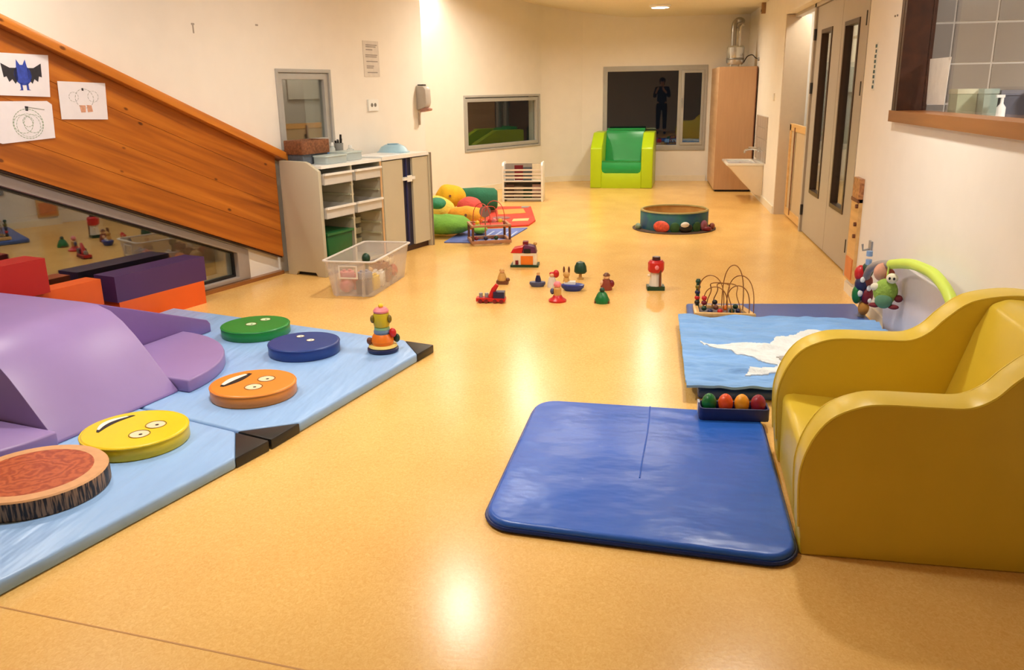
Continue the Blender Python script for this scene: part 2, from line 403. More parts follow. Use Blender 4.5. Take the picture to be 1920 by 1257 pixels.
MB().box(0.452, 0.47, 13.455, 13.476, 1.18, 1.24).box(0.455, 0.467, 13.44, 13.46, 1.10, 1.23).build('handle', grey_p, w4, bevel=0.003)
MB().box(-0.54, 0.54, -0.003, 0.003, 0.54, 1.645).build('pane', glass_m, w4, loc=(-0.13, 13.52, 0), rotz=-0.010)
MB().box(-0.133, 0.133, -0.003, 0.003, 0.58, 1.61).build('pane', glass_m, w4, loc=(0.617, 13.512, 0), rotz=-0.010)

# right wall with service window and door recess
XR = 1.40
rw = [[(2.3, 1.22), (5.29, 1.22), (5.29, 2.28), (2.3, 2.28)]]
out_r = [(-2.7, 0), (6.13, 0), (6.13, 2.13), (9.92, 2.13), (9.92, 0), (13.7, 0), (13.7, CEIL), (-2.7, CEIL)]
struct(MB().plate(out_r, rw, XR, XR+0.14, 'yz').build('wall_right', wall_m), 'cream wall with a brown-framed window and a door recess', 'wall')
struct(MB().box(XR-0.014, XR, -2.7, 6.12, 0, 0.07).build('baseboard_right', base_m, bevel=0.003), 'cream baseboard below the brown-framed window', 'baseboard')
struct(MB().box(XR-0.014, XR, 9.92, 13.5, 0, 0.085).build('baseboard_sink', base_m, bevel=0.003), 'cream baseboard beside the wash basin', 'baseboard')
struct(MB().box(-7.4, 1.6, -2.75, -2.6, 0, WALLH).build('wall_back', wall_m), 'cream wall behind the photographer', 'wall')
# brown framed service window
w5 = sroot('window_5', 'brown wood-framed interior window looking into the tiled washroom', 'window')
MB().box(XR-0.02, XR+0.14, 5.25, 5.31, 1.25, 2.28).box(XR-0.022, XR, 5.29, 5.345, 1.20, 2.33).build('window_jamb', brown_m, w5, bevel=0.003)
MB().box(XR-0.02, XR+0.14, 2.3, 2.36, 1.25, 2.28).build('window_jamb', brown_m, w5, bevel=0.003)
MB().box(XR-0.02, XR+0.14, 2.3, 5.345, 2.24, 2.33).build('window_head', brown_m, w5, bevel=0.003)
MB().box(XR-0.035, XR+0.14, 2.25, 5.345, 1.19, 1.252).build('window_sill', sill_m, w5, bevel=0.004)
MB().box(XR+0.115, XR+0.121, 2.36, 5.25, 1.25, 2.24).build('pane', glass_mat('clear_pane', 1.2, (0.97, 0.97, 0.97, 1)), w5)
# washroom behind it
tile_m = M('grey_glazed_tile', (158, 154, 152), 0.25, var=0.03, scale=4)
wt = MB().box(1.54, 3.9, 6.0, 6.1, 0, CEIL).build('wall_washroom', M('grout', (236, 232, 228), 0.8, var=0.02))
struct(wt, 'grey tiled washroom wall seen through the brown-framed window', 'wall')
tile_me = None
for ix in range(6):
    for iz in range(7):
        x0 = 1.62-0.0+0.2475*ix; z0 = 0.78+0.2455*iz
        if z0+0.24 > CEIL: continue
        if tile_me is None:
            o = MB().box(0.007, 0.2405, -0.008, 0.002, 0.007, 0.2385).build('tile', tile_m, wt, bevel=0.002, bseg=1); tile_me = o.data
        else:
            o = bpy.data.objects.new('tile', tile_me); COL.objects.link(o); o.parent = wt
        o.location = (x0, 6.0, z0)
struct(MB().box(3.9, 4.0, 1.9, 6.1, 0, CEIL).build('wall_washroom_side', wall_m), 'plain washroom side wall', 'wall')
struct(MB().box(1.54, 4.0, 1.8, 1.9, 0, CEIL).build('wall_washroom_back', wall_m), 'plain washroom wall facing the grey tiles', 'wall')
# corridor behind the doors and the gate
struct(MB().box(2.15, 2.25, 8.9, 10.6, 0, CEIL).box(1.54, 2.25, 10.5, 10.6, 0, CEIL).build('wall_corridor', wall_m), 'bright cream corridor wall beyond the wooden gate', 'wall')
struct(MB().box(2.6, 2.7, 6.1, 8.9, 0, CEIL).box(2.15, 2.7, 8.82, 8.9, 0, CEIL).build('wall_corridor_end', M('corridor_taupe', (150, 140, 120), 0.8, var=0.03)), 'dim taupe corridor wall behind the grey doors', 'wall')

# grey double doors
door_m = M('taupe_door_laminate', (176, 166, 152), 0.4, var=0.02, scale=5)
def door_leaf(n, y0, y1, g0, g1, hy, label):
    d = sroot('door_%d' % n, label, 'door')
    MB().plate([(y0, 0.012), (y1, 0.012), (y1, 2.09), (y0, 2.09)], [[(g0, 0.43), (g1, 0.43), (g1, 1.865), (g0, 1.865)]], 1.51, 1.56, 'yz').build('leaf', door_m, d, bevel=0.002, bseg=1)
    MB().plate([(g0-0.012, 0.418), (g1+0.012, 0.418), (g1+0.012, 1.877), (g0-0.012, 1.877)], [[(g0+0.022, 0.452), (g1-0.022, 0.452), (g1-0.022, 1.843), (g0+0.022, 1.843)]], 1.502, 1.565, 'yz').build('glazing_bead', M('bronze_bead', (70, 52, 38), 0.4), d)
    MB().box(1.532, 1.538, g0+0.005, g1-0.005, 0.435, 1.86).build('pane', glass_m, d)
    for hz in (0.22, 1.37, 1.85):
        MB().cyl((1.498, hy, hz), 0.014, 0.10, 10).build('hinge', dark_m, d)
    return d
door_leaf(1, 7.585, 8.68, 7.95, 8.40, 8.685, 'taupe door leaf with a tall glass slot, beside the wooden gate')
door_leaf(2, 6.66, 7.575, 6.95, 7.43, 6.655, 'taupe door leaf with a tall glass slot, next to the brown-framed window wall')
tr3 = struct(MB().box(1.49, 1.56, 6.60, 6.65, 0, 2.13).box(1.49, 1.56, 8.69, 8.76, 0, 2.13).box(1.49, 1.56, 6.60, 9.92, 2.095, 2.13).build('trim_3', door_m, bevel=0.002), 'taupe frame around the double doors', 'door frame')
struct(MB().box(1.495, 1.56, 6.13, 6.60, 0, 2.13).build('wall_recess', wall_m), 'narrow cream wall strip beside the double doors', 'wall')
struct(MB().box(1.405, 1.66, 9.895, 9.93, 0, 2.12).build('trim_4', M('taupe_jamb', (200, 182, 156), 0.6, var=0.02)), 'beige jamb of the gate opening', 'trim')
# half-height wooden gate
g = thing('wooden_gate', 'half-height wooden gate in the opening beside the taupe doors', 'gate', (1.51, 8.78, 0))
MB().box(0, 0.035, 0.0, 0.09, 0.02, 0.99).build('stile', ply_m, g, bevel=0.004)
MB().box(0, 0.035, 0.99, 1.07, 0.02, 0.99).build('stile', ply_m, g, bevel=0.004)
MB().box(0.0, 0.035, 0.0, 1.07, 0.93, 1.0).build('top_rail', ply_m, g, bevel=0.004)
MB().box(0.0, 0.035, 0.09, 0.99, 0.02, 0.10).build('bottom_rail', ply_m, g, bevel=0.004)
MB().box(0.012, 0.024, 0.09, 0.99, 0.10, 0.93).build('panel', M('gate_panel', (196, 174, 140), 0.5, var=0.03), g)
MB().box(-0.006, 0.002, 0.70, 0.73, 0.05, 0.97).build('latch_bar', brownp_m, g)
MB().box(-0.012, 0.04, -0.012, 0.02, 0.12, 0.22).build('hinge', dark_m, g)
# poster frame on the corridor wall
pf = thing('wall_poster', 'white poster with a thin grey outline on the wall above the gate', 'poster', (2.148, 9.6, 1.3))
MB().box(-0.004, 0.004, 0, 0.75, 0, 0.6).build('sheet', M('poster_white', (246, 240, 226), 0.6, var=0.01), pf)
MB().plate([(0, 0), (0.75, 0), (0.75, 0.6), (0, 0.6)], [[(0.02, 0.02), (0.73, 0.02), (0.73, 0.58), (0.02, 0.58)]], -0.012, -0.004, 'yz').build('border', M('poster_grey', (176, 160, 140), 0.5), pf)

# ------------------------------------------------------------------ ceiling downlights (lamp objects)
emit_m = M('lamp_diffuser', (255, 246, 228), 0.5, emit=95.0)
emit2_m = M('small_lamp_diffuser', (255, 244, 222), 0.5, emit=6.0)
def downlight(x, y, where):
    t = thing('ceiling_downlight', 'round ceiling downlight '+where, 'light', (x, y, cz(x)), 0, 'recessed ceiling downlights')
    MB().lathe([(0.108, 0.0), (0.135, 0.0), (0.135, -0.012), (0.116, -0.034), (0.108, -0.034), (0.108, 0.0)], seg=32).build('trim_ring', white_p, t)
    MB().cyl((0, 0, -0.003), 0.106, 0.004, 32).build('diffuser', emit_m if 'washing' not in where else M('dim_lamp_diffuser', (255, 246, 228), 0.5, emit=35.0), t)
    ld = bpy.data.lights.new('downlight_lamp', 'AREA'); ld.shape = 'DISK'; ld.size = 0.2
    t.rotation_euler = (0, math.atan(0.145) if x < -0.4 else 0, 0)
    ld.energy = LAMP*(0.3 if 'washing' in where else 1.6 if y < 3 else 1.0); ld.color = LAMPCOL_FAR if y > 7.5 else LAMPCOL; ld.spread = R(180)
    lo = bpy.data.objects.new('lamp', ld); COL.objects.link(lo); lo.parent = t; lo.location = (0, 0, -0.007)
for x, y, wh in DOWNLIGHTS: downlight(x, y, wh)
def panel_lamp(name, label, x, y, e):
    t = thing(name, label, 'light', (x, y, CEIL))
    MB().lathe([(0.0, 0.0), (0.16, 0.0), (0.16, -0.03), (0.13, -0.05), (0.0, -0.055)], seg=28).build('diffuser', emit2_m, t)
    ld = bpy.data.lights.new('panel_lamp', 'AREA'); ld.shape = 'DISK'; ld.size = 0.25; ld.energy = e; ld.color = (1, 0.95, 0.88)
    lo = bpy.data.objects.new('lamp', ld); COL.objects.link(lo); lo.parent = t; lo.location = (0, 0, -0.07)
panel_lamp('washroom_light', 'round washroom ceiling light behind the brown-framed window', 2.6, 4.2, 34)
panel_lamp('corridor_light', 'round corridor ceiling light beyond the wooden gate', 1.86, 9.6, 8)

# ================================================================== FOAM PLAY AREA
vinyl = lambda n, c, r=0.38, b=0.05, bs=7: M(n, c, r, var=0.03, scale=5, bump=b, bscale=bs)
lblue_v = M('light_blue_vinyl', (146, 184, 232), 0.36, var=0.04, scale=4, bump=1.0, bscale=3.0, stretch=(3.2, 0.7, 1))
black_v = vinyl('black_vinyl', (26, 25, 26), 0.4)
purple_v = vinyl('lavender_vinyl', (146, 122, 178), 0.4, 0.03)
dpurple_v = vinyl('dark_purple_vinyl', (72, 42, 92), 0.4)
orange_v = vinyl('orange_vinyl', (224, 92, 28), 0.4, 0.25, 5)
redv = vinyl('red_vinyl', (176, 22, 22), 0.38, 0.1)
green_v = vinyl('green_vinyl', (24, 132, 54), 0.35)
blue_v = vinyl('navy_blue_vinyl', (30, 62, 134), 0.35)
orange_d = vinyl('orange_disc_vinyl', (232, 138, 48), 0.35)
yellow_d = vinyl('yellow_disc_vinyl', (234, 200, 22), 0.35)

def floor_mat_thing(label, poly, corners, th=0.05, leg=0.19):
    """poly ccw world corners; corners = indices that carry a black velcro corner"""
    c0 = Vector((poly[0][0], poly[0][1], 0))
    t = thing('gym_mat', label, 'mat', c0, 0, 'light blue folding gym mats')
    P = [Vector((p[0]-c0.x, p[1]-c0.y)) for p in poly]; n = len(P); out = []
    for i in range(n):
        p = P[i]
        if i in corners:
            a = (P[i-1]-p).normalized()*leg; b = (P[(i+1) % n]-p).normalized()*leg
            out += [p+a, p+b]
            nm = MB().prism([tuple(p), tuple(p+b), tuple(p+a)], 0.0, th-0.004, 'xy')
            nm.build('velcro_corner', black_v, t, bevel=0.006)
        else: out.append(p)
    MB().prism([tuple(p) for p in out], 0.0, th, 'xy').build('mat_body', lblue_v, t, bevel=0.012, bseg=3)
    return t
floor_mat_thing('light blue gym mat carrying the green, blue and orange face cushions',
    [(-1.49, 2.985), (-1.155, 4.36), (-3.08, 4.985), (-3.36, 3.665)], (0, 1))
floor_mat_thing('light blue gym mat carrying the yellow face cushion and the log cushion',
    [(-1.905, 1.66), (-1.495, 2.975), (-3.365, 3.655), (-3.78, 2.33)], (0, 1))

FO = (-2.17, 3.46, 0.05); FR = -R(14)
# big slide block: flat top with rounded front
pro = [(0, 0.0), (0, 0.012), (-0.05, 0.065), (-0.10, 0.122), (-0.16, 0.192), (-0.22, 0.258), (-0.29, 0.322), (-0.36, 0.368), (-0.44, 0.392), (-0.54, 0.397), (-1.25, 0.397), (-1.25, 0)]
hp = MB().prism(pro, -0.66, 0.0, 'xz').build('foam_slide_block', purple_v, bevel=0.008, ang=40, loc=FO, rotz=FR)
tag(hp, 'large lavender foam block with a rounded sliding front', 'foam block')
# far ramp
rp_ = MB().prism([(0.005, 0.0), (0.005, 0.385), (0.06, 0.375), (0.87, 0.075), (0.89, 0.05), (0.89, 0.0)], -1.25, -0.60, 'yz').build('foam_ramp', vinyl('shaded_ramp_vinyl', (120, 92, 156), 0.4), bevel=0.008, loc=FO, rotz=FR)  # darker than the lavender: shade on the ramp's side put into its colour
tag(rp_, 'shade-toned purple foam ramp sloping away behind the lavender slide block', 'foam block')
q1 = [(-0.597, 0.006)]+arc(-0.597, 0.006, 0.66, 0, 90, 14)
o = MB().prism(q1, 0.0, 0.065, 'xy').build('foam_step', purple_v, bevel=0.01, ang=50, loc=FO, rotz=FR)
tag(o, 'flat lavender quarter-round foam step beside the green face cushion', 'foam step', 'lavender foam steps')
q2 = [(-0.60, -0.667)]+arc(-0.60, -0.667, 0.62, -90, 0, 14)
o = MB().prism(q2, 0.0, 0.065, 'xy').build('foam_step', purple_v, bevel=0.01, ang=50, loc=FO, rotz=FR)
tag(o, 'flat lavender quarter-round foam step next to the log cushion', 'foam step', 'lavender foam steps')

def soft_block(name, label, mat, y0, y1, z0, z1, x0, x1, seam_c):
    t = thing(name, label, 'foam block', LW, LR, 'stacked foam bench blocks')
    MB().box(x0, x1, y0, y1, z0, z1).build('cover', mat, t, bevel=0.012, bseg=3)
    MB().tube([(x1-0.004, y0+0.012, z1-0.004), (x1-0.004, y1-0.012, z1-0.004)], 0.004, 6).build('piping', mat, t)
    return t
soft_block('foam_bench_block', 'orange foam bench block lying on the floor under the dark purple one', orange_v, -1.70, -1.01, 0.0, 0.16, 0.03, 0.22, 0)
soft_block('foam_bench_block', 'dark purple foam bench block on top of an orange one by the slanted window', dpurple_v, -1.71, -0.985, 0.16, 0.325, 0.03, 0.22, 0)
soft_block('foam_bench_block', 'dark purple foam bench block on the floor under the wrinkled orange block', dpurple_v, -3.1, -1.77, 0.0, 0.16, 0.03, 0.15, 0)
soft_block('foam_bench_block', 'wrinkled orange foam bench block between the red and dark purple blocks', orange_v, -3.1, -1.765, 0.16, 0.32, 0.03, 0.165, 0)
soft_block('foam_bench_block', 'red foam bench block, topmost of the stack by the slanted window', redv, -3.1, -2.13, 0.32, 0.52, 0.03, 0.21, 0)

ink_m = M('black_ink', (22, 18, 18), 0.5)
eye_m = M('eye_cream', (240, 214, 176), 0.5)
white_ink = M('white_ink', (240, 236, 224), 0.5)
tooth_m = white_ink
def disc(label, mat, x, y, r, eyes, mouth=None, th=0.06, eye=eye_m, er=0.036):
    t = thing('face_cushion', label, 'cushion', (x, y, 0.05), 0, 'round face cushions on the gym mats')
    MB().lathe([(0, 0), (r-0.006, 0), (r, 0.006), (r, th-0.008), (r-0.003, th-0.003), (r-0.01, th), (0, th)], seg=48).build('body', mat, t, ang=50)
    MB().tube([(r*math.cos(a)*0.995, r*math.sin(a)*0.995, th-0.005) for a in [2*math.pi*i/48 for i in range(48)]], 0.0035, 6, True).build('piping', mat, t)
    zt = th+0.0004
    for ex, ey in eyes:
        e = MB().cyl((ex, ey, zt+0.0004), er, 0.001, 24).build('eye', eye, t)
        MB().cyl((ex+er*0.2, ey-er*0.1, zt+0.0012), er*0.2, 0.0012, 14).build('pupil', ink_m, e)
        MB().tube([(ex+er*1.12*math.cos(a), ey+er*1.12*math.sin(a), zt+0.0004) for a in [2*math.pi*i/24 for i in range(24)]], 0.0016, 4, True).build('eye_outline', M('outline_brown', (120, 82, 30), 0.5), e)
    if mouth:
        (ax, ay), (bx, by), bow, wdt = mouth
        A = Vector((ax, ay)); Bv = Vector((bx, by)); d = (Bv-A); nrm = Vector((-d.y, d.x)).normalized()
        up_, lo_ = [], []
        for i in range(13):
            t_ = i/12; p = A+d*t_+nrm*(bow*math.sin(math.pi*t_)); w_ = wdt*math.sin(math.pi*(0.08+0.84*t_))
            up_.append(tuple(p+nrm*w_)); lo_.append(tuple(p-nrm*w_))
        mo = MB().prism(up_+lo_[::-1], zt-0.001, zt+0.0008, 'xy').build('mouth', ink_m, t)
        u3, l3 = [], []
        for i in range(13):
            t_ = 0.1+0.8*i/12; p = A+d*t_+nrm*(bow*math.sin(math.pi*t_)); w_ = wdt*math.sin(math.pi*(0.08+0.84*t_))
            u3.append(tuple(p+nrm*w_*0.95)); l3.append(tuple(p-nrm*w_*0.05))
        MB().prism(u3+l3[::-1], zt+0.0006, zt+0.0016, 'xy').build('teeth', tooth_m, mo)
    return t
disc('round green cushion with two small white eyes on the light blue mat', green_v, -2.245, 4.45, 0.195, [(-0.022, -0.01), (0.016, 0.1)], None, 0.06, M('pale_green_eye', (198, 226, 178), 0.5), 0.028)
disc('round navy blue cushion with two small white eyes on the light blue mat', blue_v, -1.817, 4.135, 0.19, [(-0.055, 0.085), (0.03, 0.02)], None, 0.062, white_ink, 0.02)
disc('round orange cushion with cream eyes and a wide toothy mouth', orange_d, -1.792, 3.47, 0.195, [(0.03, -0.06), (0.04, 0.055)], ((-0.12, -0.075), (-0.07, 0.12), 0.006, 0.034), 0.06)
disc('round yellow cushion with cream eyes and a curved grin', yellow_d, -2.022, 2.884, 0.205, [(0.055, -0.055), (0.065, 0.046)], ((-0.125, -0.06), (-0.085, 0.13), 0.035, 0.025), 0.06)
# log slice cushion
def log_mats():
    m = bpy.data.materials.new('log_bark'); m.use_nodes = True; nt = m.node_tree; b = nt.nodes['Principled BSDF']; b.inputs['Roughness'].default_value = 0.6
    tc = nt.nodes.new('ShaderNodeTexCoord'); mp = nt.nodes.new('ShaderNodeMapping'); mp.inputs['Scale'].default_value = (1, 1, 0.1)
    nt.links.new(tc.outputs['Object'], mp.inputs[0])
    n = nt.nodes.new('ShaderNodeTexNoise'); n.inputs['Scale'].default_value = 120; n.inputs['Detail'].default_value = 3
    nt.links.new(mp.outputs[0], n.inputs['Vector'])
    rp = nt.nodes.new('ShaderNodeValToRGB'); e = rp.color_ramp.elements; e[0].position = 0.44; e[0].color = lin((38, 26, 18)); e[1].position = 0.56; e[1].color = lin((160, 120, 84))
    nt.links.new(n.outputs[0], rp.inputs[0]); nt.links.new(rp.outputs[0], b.inputs['Base Color'])
    m2 = bpy.data.materials.new('log_heartwood'); m2.use_nodes = True; nt = m2.node_tree; b = nt.nodes['Principled BSDF']; b.inputs['Roughness'].default_value = 0.4
    tc = nt.nodes.new('ShaderNodeTexCoord')
    wv = nt.nodes.new('ShaderNodeTexWave'); wv.wave_type = 'RINGS'; wv.rings_direction = 'Z'; wv.inputs['Scale'].default_value = 7; wv.inputs['Distortion'].default_value = 14; wv.inputs['Detail'].default_value = 3; wv.inputs['Detail Scale'].default_value = 2.0
    nt.links.new(tc.outputs['Object'], wv.inputs['Vector'])
    rp = nt.nodes.new('ShaderNodeValToRGB'); e = rp.color_ramp.elements; e[0].color = lin((158, 68, 34)); e[1].color = lin((190, 96, 52))
    nt.links.new(wv.outputs[0], rp.inputs[0]); nt.links.new(rp.outputs[0], b.inputs['Base Color'])
    return m, m2
bark, heart = log_mats()
t = thing('log_cushion', 'round cushion printed like a sawn log with dark bark around the side', 'cushion', (-2.128, 2.437, 0.05))
MB().lathe([(0, 0), (0.238, 0), (0.243, 0.006), (0.243, 0.066), (0.236, 0.0705)], seg=48).build('bark_side', bark, t, ang=50)
MB().lathe([(0.2365, 0.0703), (0.243, 0.067), (0.238, 0.073), (0.2, 0.074), (0.195, 0.0738)], seg=48).build('sapwood_ring', M('sapwood', (214, 160, 110), 0.45, var=0.08, scale=30), t)
MB().lathe([(0.201, 0.0735), (0, 0.0742)], seg=48).build('heartwood', heart, t)

# ================================================================== STACKING TOY on the mat
t = thing('stacking_toy', 'colourful stacking toy figure with round yellow and navy base, on the light blue mat', 'toy', (-1.395, 4.20, 0.05), 0.2)
MB().lathe([(0, 0), (0.078, 0), (0.084, 0.008), (0.084, 0.02), (0.075, 0.026), (0, 0.026)]).build('base_ring', navy_m, t)
MB().lathe([(0, 0.024), (0.07, 0.024), (0.078, 0.03), (0.074, 0.04), (0, 0.042)]).build('base_ring', M('pale_yellow_paint', (244, 216, 120), 0.4), t)
MB().lathe([(0, 0.04), (0.055, 0.042), (0.062, 0.06), (0.055, 0.085), (0.045, 0.10), (0, 0.10)]).build('body', orange_m, t)
MB().lathe([(0, 0.098), (0.042, 0.1), (0.046, 0.112), (0.042, 0.124), (0, 0.124)]).build('ring', M('grey_blue_paint', (104, 132, 160), 0.4), t)
MB().lathe([(0, 0.122), (0.04, 0.124), (0.042, 0.136), (0, 0.14)]).build('ring', M('mint_paint', (150, 200, 150), 0.4), t)
MB().lathe([(0, 0.138), (0.04, 0.14), (0.045, 0.16), (0.045, 0.20), (0.04, 0.215), (0, 0.22)]).build('head', M('olive_yellow_paint', (198, 176, 34), 0.4), t)
for sx in (-1, 1): MB().sph((sx*0.045, -0.02, 0.185), 0.013, 0.016, 0.022).build('ear', M('dark_olive', (120, 100, 20), 0.4), t)
MB().lathe([(0, 0.216), (0.04, 0.218), (0.042, 0.228), (0.03, 0.242), (0, 0.246)]).build('cap', pink_m, t)
MB().sph((0, 0, 0.253), 0.014, 0.014, 0.012).build('knob', yellow_m, t)
MB().sph((0.058, -0.02, 0.108), 0.02, 0.02, 0.026).build('arm', red_m, t)
MB().sph((0.075, 0.01, 0.07), 0.018, 0.018, 0.024).build('foot', dgreen_m, t)
MB().sph((-0.068, -0.01, 0.062), 0.017, 0.017, 0.02).build('foot', brownp_m, t)

# ================================================================== BLUE MAT, ARMCHAIRS
t = thing('play_mat', 'royal blue vinyl floor mat with rounded corners in front of the yellow armchair', 'mat', (0, 0, 0))
royal_v = M('royal_blue_vinyl', (38, 96, 196), 0.34, var=0.05, scale=3, bump=0.75, bscale=4.0, stretch=(1.0, 1.7, 1))
def mapq(u, v, Q):
    a = Q[0].lerp(Q[1], u); b = Q[3].lerp(Q[2], u); return a.lerp(b, v)
Q = [Vector((-0.515, 2.455)), Vector((0.482, 2.335)), Vector((0.506, 3.54)), Vector((-0.475, 3.60))]
prof = rrect(0, 1, 0, 1, 0.1, 7)
pts = [tuple(mapq(u, v+0.035*(2*u-1)**2*(v-0.5)*0.0, Q)) for u, v in prof]
MB().prism(pts, 0.0, 0.038, 'xy').build('mat_body', royal_v, t, bevel=0.016, bseg=3, ang=60)
pc = [tuple(mapq(0.5+(u-0.5)*1.004, 0.5+(v-0.5)*1.004, Q)) for u, v in prof]
MB().tube([(p[0], p[1], 0.012) for p in pc], 0.008, 6, True).build('edge_binding', M('navy_vinyl', (18, 40, 100), 0.4), t)
c0 = mapq(0.5, 0.0, Q); c1 = mapq(0.52, 0.99, Q)
MB().tube([(c1.x*(1-i/8)+c0.x*i/8+0.004*math.sin(i), c1.y*(1-i/8)+c0.y*i/8, 0.0375) for i in range(0, 6)], 0.0035, 5).build('fold_seam', royal_v, t)

yv = vinyl('yellow_vinyl', (228, 198, 60), 0.33, 0.06, 4)
def yellow_chair():
    t = thing('foam_armchair', 'yellow foam armchair with curved arms beside the royal blue mat', 'armchair', (0.485, 2.43, 0), -R(2.2))
    prof = [(0.012, 0.0), (0.0, 0.10), (-0.008, 0.218), (-0.006, 0.30), (0.02, 0.386), (0.067, 0.456), (0.138, 0.495), (0.21, 0.508), (0.35, 0.508), (0.44, 0.512), (0.50, 0.545), (0.55, 0.60), (0.625, 0.66), (0.74, 0.685), (0.84, 0.68), (0.878, 0.655), (0.882, 0.0)]
    sp = [(0.012, 0.0)]+[(p.x, p.y) for p in spline([(*p, 0) for p in prof[1:-1]], 4)]+[(0.882, 0.0)]
    for nm, a, b in (('arm', 0.0, 0.125), ('arm', 0.685, 0.81)):
        MB().prism(sp, a, b, 'xz').build(nm, yv, t, bevel=0.02, bseg=4, ang=60)
        for yy in (a+0.004, b-0.004):
            MB().tube([(p[0]+0.0, yy, p[1]-0.004) for p in sp[1:-1]], 0.0045, 6).build('piping', yv, t)
    MB().prism([(0.018, 0.0), (0.012, 0.26), (0.02, 0.283), (0.05, 0.288), (0.70, 0.25), (0.70, 0.0)], 0.122, 0.688, 'xz').build('seat', yv, t, bevel=0.012, bseg=3)
    MB().prism([(0.55, 0.24), (0.64, 0.56), (0.68, 0.655), (0.73, 0.676), (0.85, 0.668), (0.872, 0.64), (0.874, 0.0), (0.55, 0.0)], 0.122, 0.688, 'xz').build('backrest', yv, t, bevel=0.02, bseg=3)
    return t
yellow_chair()

# green armchair against the far wall
lime_v = vinyl('lime_vinyl', (176, 206, 20), 0.35, 0.03)
emer_v = vinyl('emerald_vinyl', (24, 150, 74), 0.33, 0.05)
t = thing('foam_armchair', 'lime green foam armchair with an emerald seat below the double window', 'armchair', (-0.845, 12.47, 0), -R(3))
W_, D_ = 0.895, 0.86
side = [(0, 0), (0, 0.565), (0.02, 0.585), (0.30, 0.74), (0.36, 0.775), (D_, 0.775), (D_, 0)]
MB().prism(side, 0.0, 0.165, 'yz').build('arm', lime_v, t, bevel=0.015, bseg=3)
MB().prism(side, W_-0.165, W_, 'yz').build('arm', lime_v, t, bevel=0.015, bseg=3)
u_out = [(0.163, 0), (W_-0.163, 0), (W_-0.163, 0.28), (W_-0.175, 0.235), (W_-0.21, 0.215), (0.21, 0.215), (0.175, 0.235), (0.163, 0.28)]
MB().prism(u_out, 0.0, 0.08, 'xz').build('front_panel', lime_v, t, bevel=0.004)
seatp = [(0.012, 0.22), (0.004, 0.28), (0.02, 0.37), (0.05, 0.39), (0.45, 0.36), (0.52, 0.40), (0.62, 0.74), (0.68, 0.79), (0.78, 0.79), (0.82, 0.76), (0.82, 0.10), (0.10, 0.10)]
MB().prism([(p.x, p.y) for p in spline([(*p, 0) for p in seatp], 3)], 0.165, W_-0.165, 'yz').build('seat', emer_v, t, bevel=0.02, bseg=3, ang=50)
MB().box(0.165, W_-0.165, 0.80, D_, 0.0, 0.77).build('back_panel', lime_v, t, bevel=0.01)

# ================================================================== STORAGE UNITS on the left wall
unit_m = M('beige_laminate', (196, 188, 164), 0.45, var=0.02, scale=5)
unit_in = M('beige_inner', (186, 182, 152), 0.5, var=0.03)
edge_m = M('beech_edging', (206, 168, 124), 0.45, var=0.05)
top_m = M('white_worktop', (240, 240, 236), 0.3, var=0.01)
tray_m = M('translucent_white_tray', (232, 228, 220), 0.35, var=0.02, trans=0.25)
X0, X1 = 0.09, 0.47
t = thing('tray_storage_unit', 'beige storage unit with pull-out trays and a white top below the small window', 'storage unit', LW, LR)
side_p = [(X0, 0.0), (X0+0.08, 0.0), (X0+0.10, 0.03), (X1-0.10, 0.03), (X1-0.08, 0.0), (X1, 0.0), (X1, 0.825), (X1-0.10, 0.885), (X1-0.13, 0.895), (X0, 0.90)]
MB().prism(side_p, -0.015, 0.02, 'xz').build('side_panel', unit_m, t, bevel=0.004)
MB().box(X0, X1, 0.775, 0.80, 0.0, 0.86).build('side_panel', unit_m, t, bevel=0.003)
MB().box(X0, X1-0.01, 0.395, 0.415, 0.03, 0.84).build('divider', unit_m, t, bevel=0.002)
MB().box(X0, X0+0.012, 0.02, 0.775, 0.03, 0.84).build('back_panel', unit_in, t)
MB().box(X0, X1-0.01, 0.02, 0.775, 0.03, 0.055).build('bottom_panel', unit_in, t)
MB().box(X0+0.05, X1-0.03, 0.02, 0.775, 0.0, 0.03).build('plinth', dark_m, t)
MB().box(X0, X1+0.005, 0.02, 0.80, 0.84, 0.862).build('worktop', top_m, t, bevel=0.004)
MB().box(X1-0.004, X1+0.004, 0.775, 0.80, 0.0, 0.86).build('edging', edge_m, t)
def tray(parent, y0, y1, z, h, mat, x0=X0+0.03, x1=X1+0.015, open_=True):
    th = 0.005
    m_ = MB()
    m_.box(x0, x1, y0, y1, z, z+th).box(x0, x0+th, y0, y1, z, z+h).box(x1-th, x1, y0, y1, z, z+h).box(x0, x1, y0, y0+th, z, z+h).box(x0, x1, y1-th, y1, z, z+h)
    o = m_.build('tray', mat, parent)
    MB().box(x1-0.004, x1+0.018, y0-0.004, y1+0.004, z+h-0.012, z+h+0.004).build('tray_lip', M('tray_rim', (238, 236, 230), 0.35), o, bevel=0.004)
    return o
for y0, y1 in ((0.032, 0.385), (0.425, 0.765)):
    tray(t, y0, y1, 0.715, 0.085, tray_m); tray(t, y0, y1, 0.455, 0.085, tray_m)
for (y0, y1) in ((0.02, 0.395), (0.415, 0.775)):
    for z in (0.14, 0.23, 0.32, 0.41, 0.60, 0.68):
        for yy in (y0, y1-0.012):
            if y0 < 0.1 and 0.1 < z < 0.37: continue
            MB().box(X0+0.02, X1-0.015, yy, yy+0.012, z, z+0.014).build('runner', unit_in, t)
    for z in (0.135, 0.225, 0.315):
        if y0 > 0.1: MB().box(X0+0.02, X0+0.16, y0+0.01, y1-0.01, z, z+0.05).build('back_rail', unit_in, t)
gb = thing('green_storage_box', 'dark green plastic box on the lowest shelf of the tray unit', 'box', LW, LR)
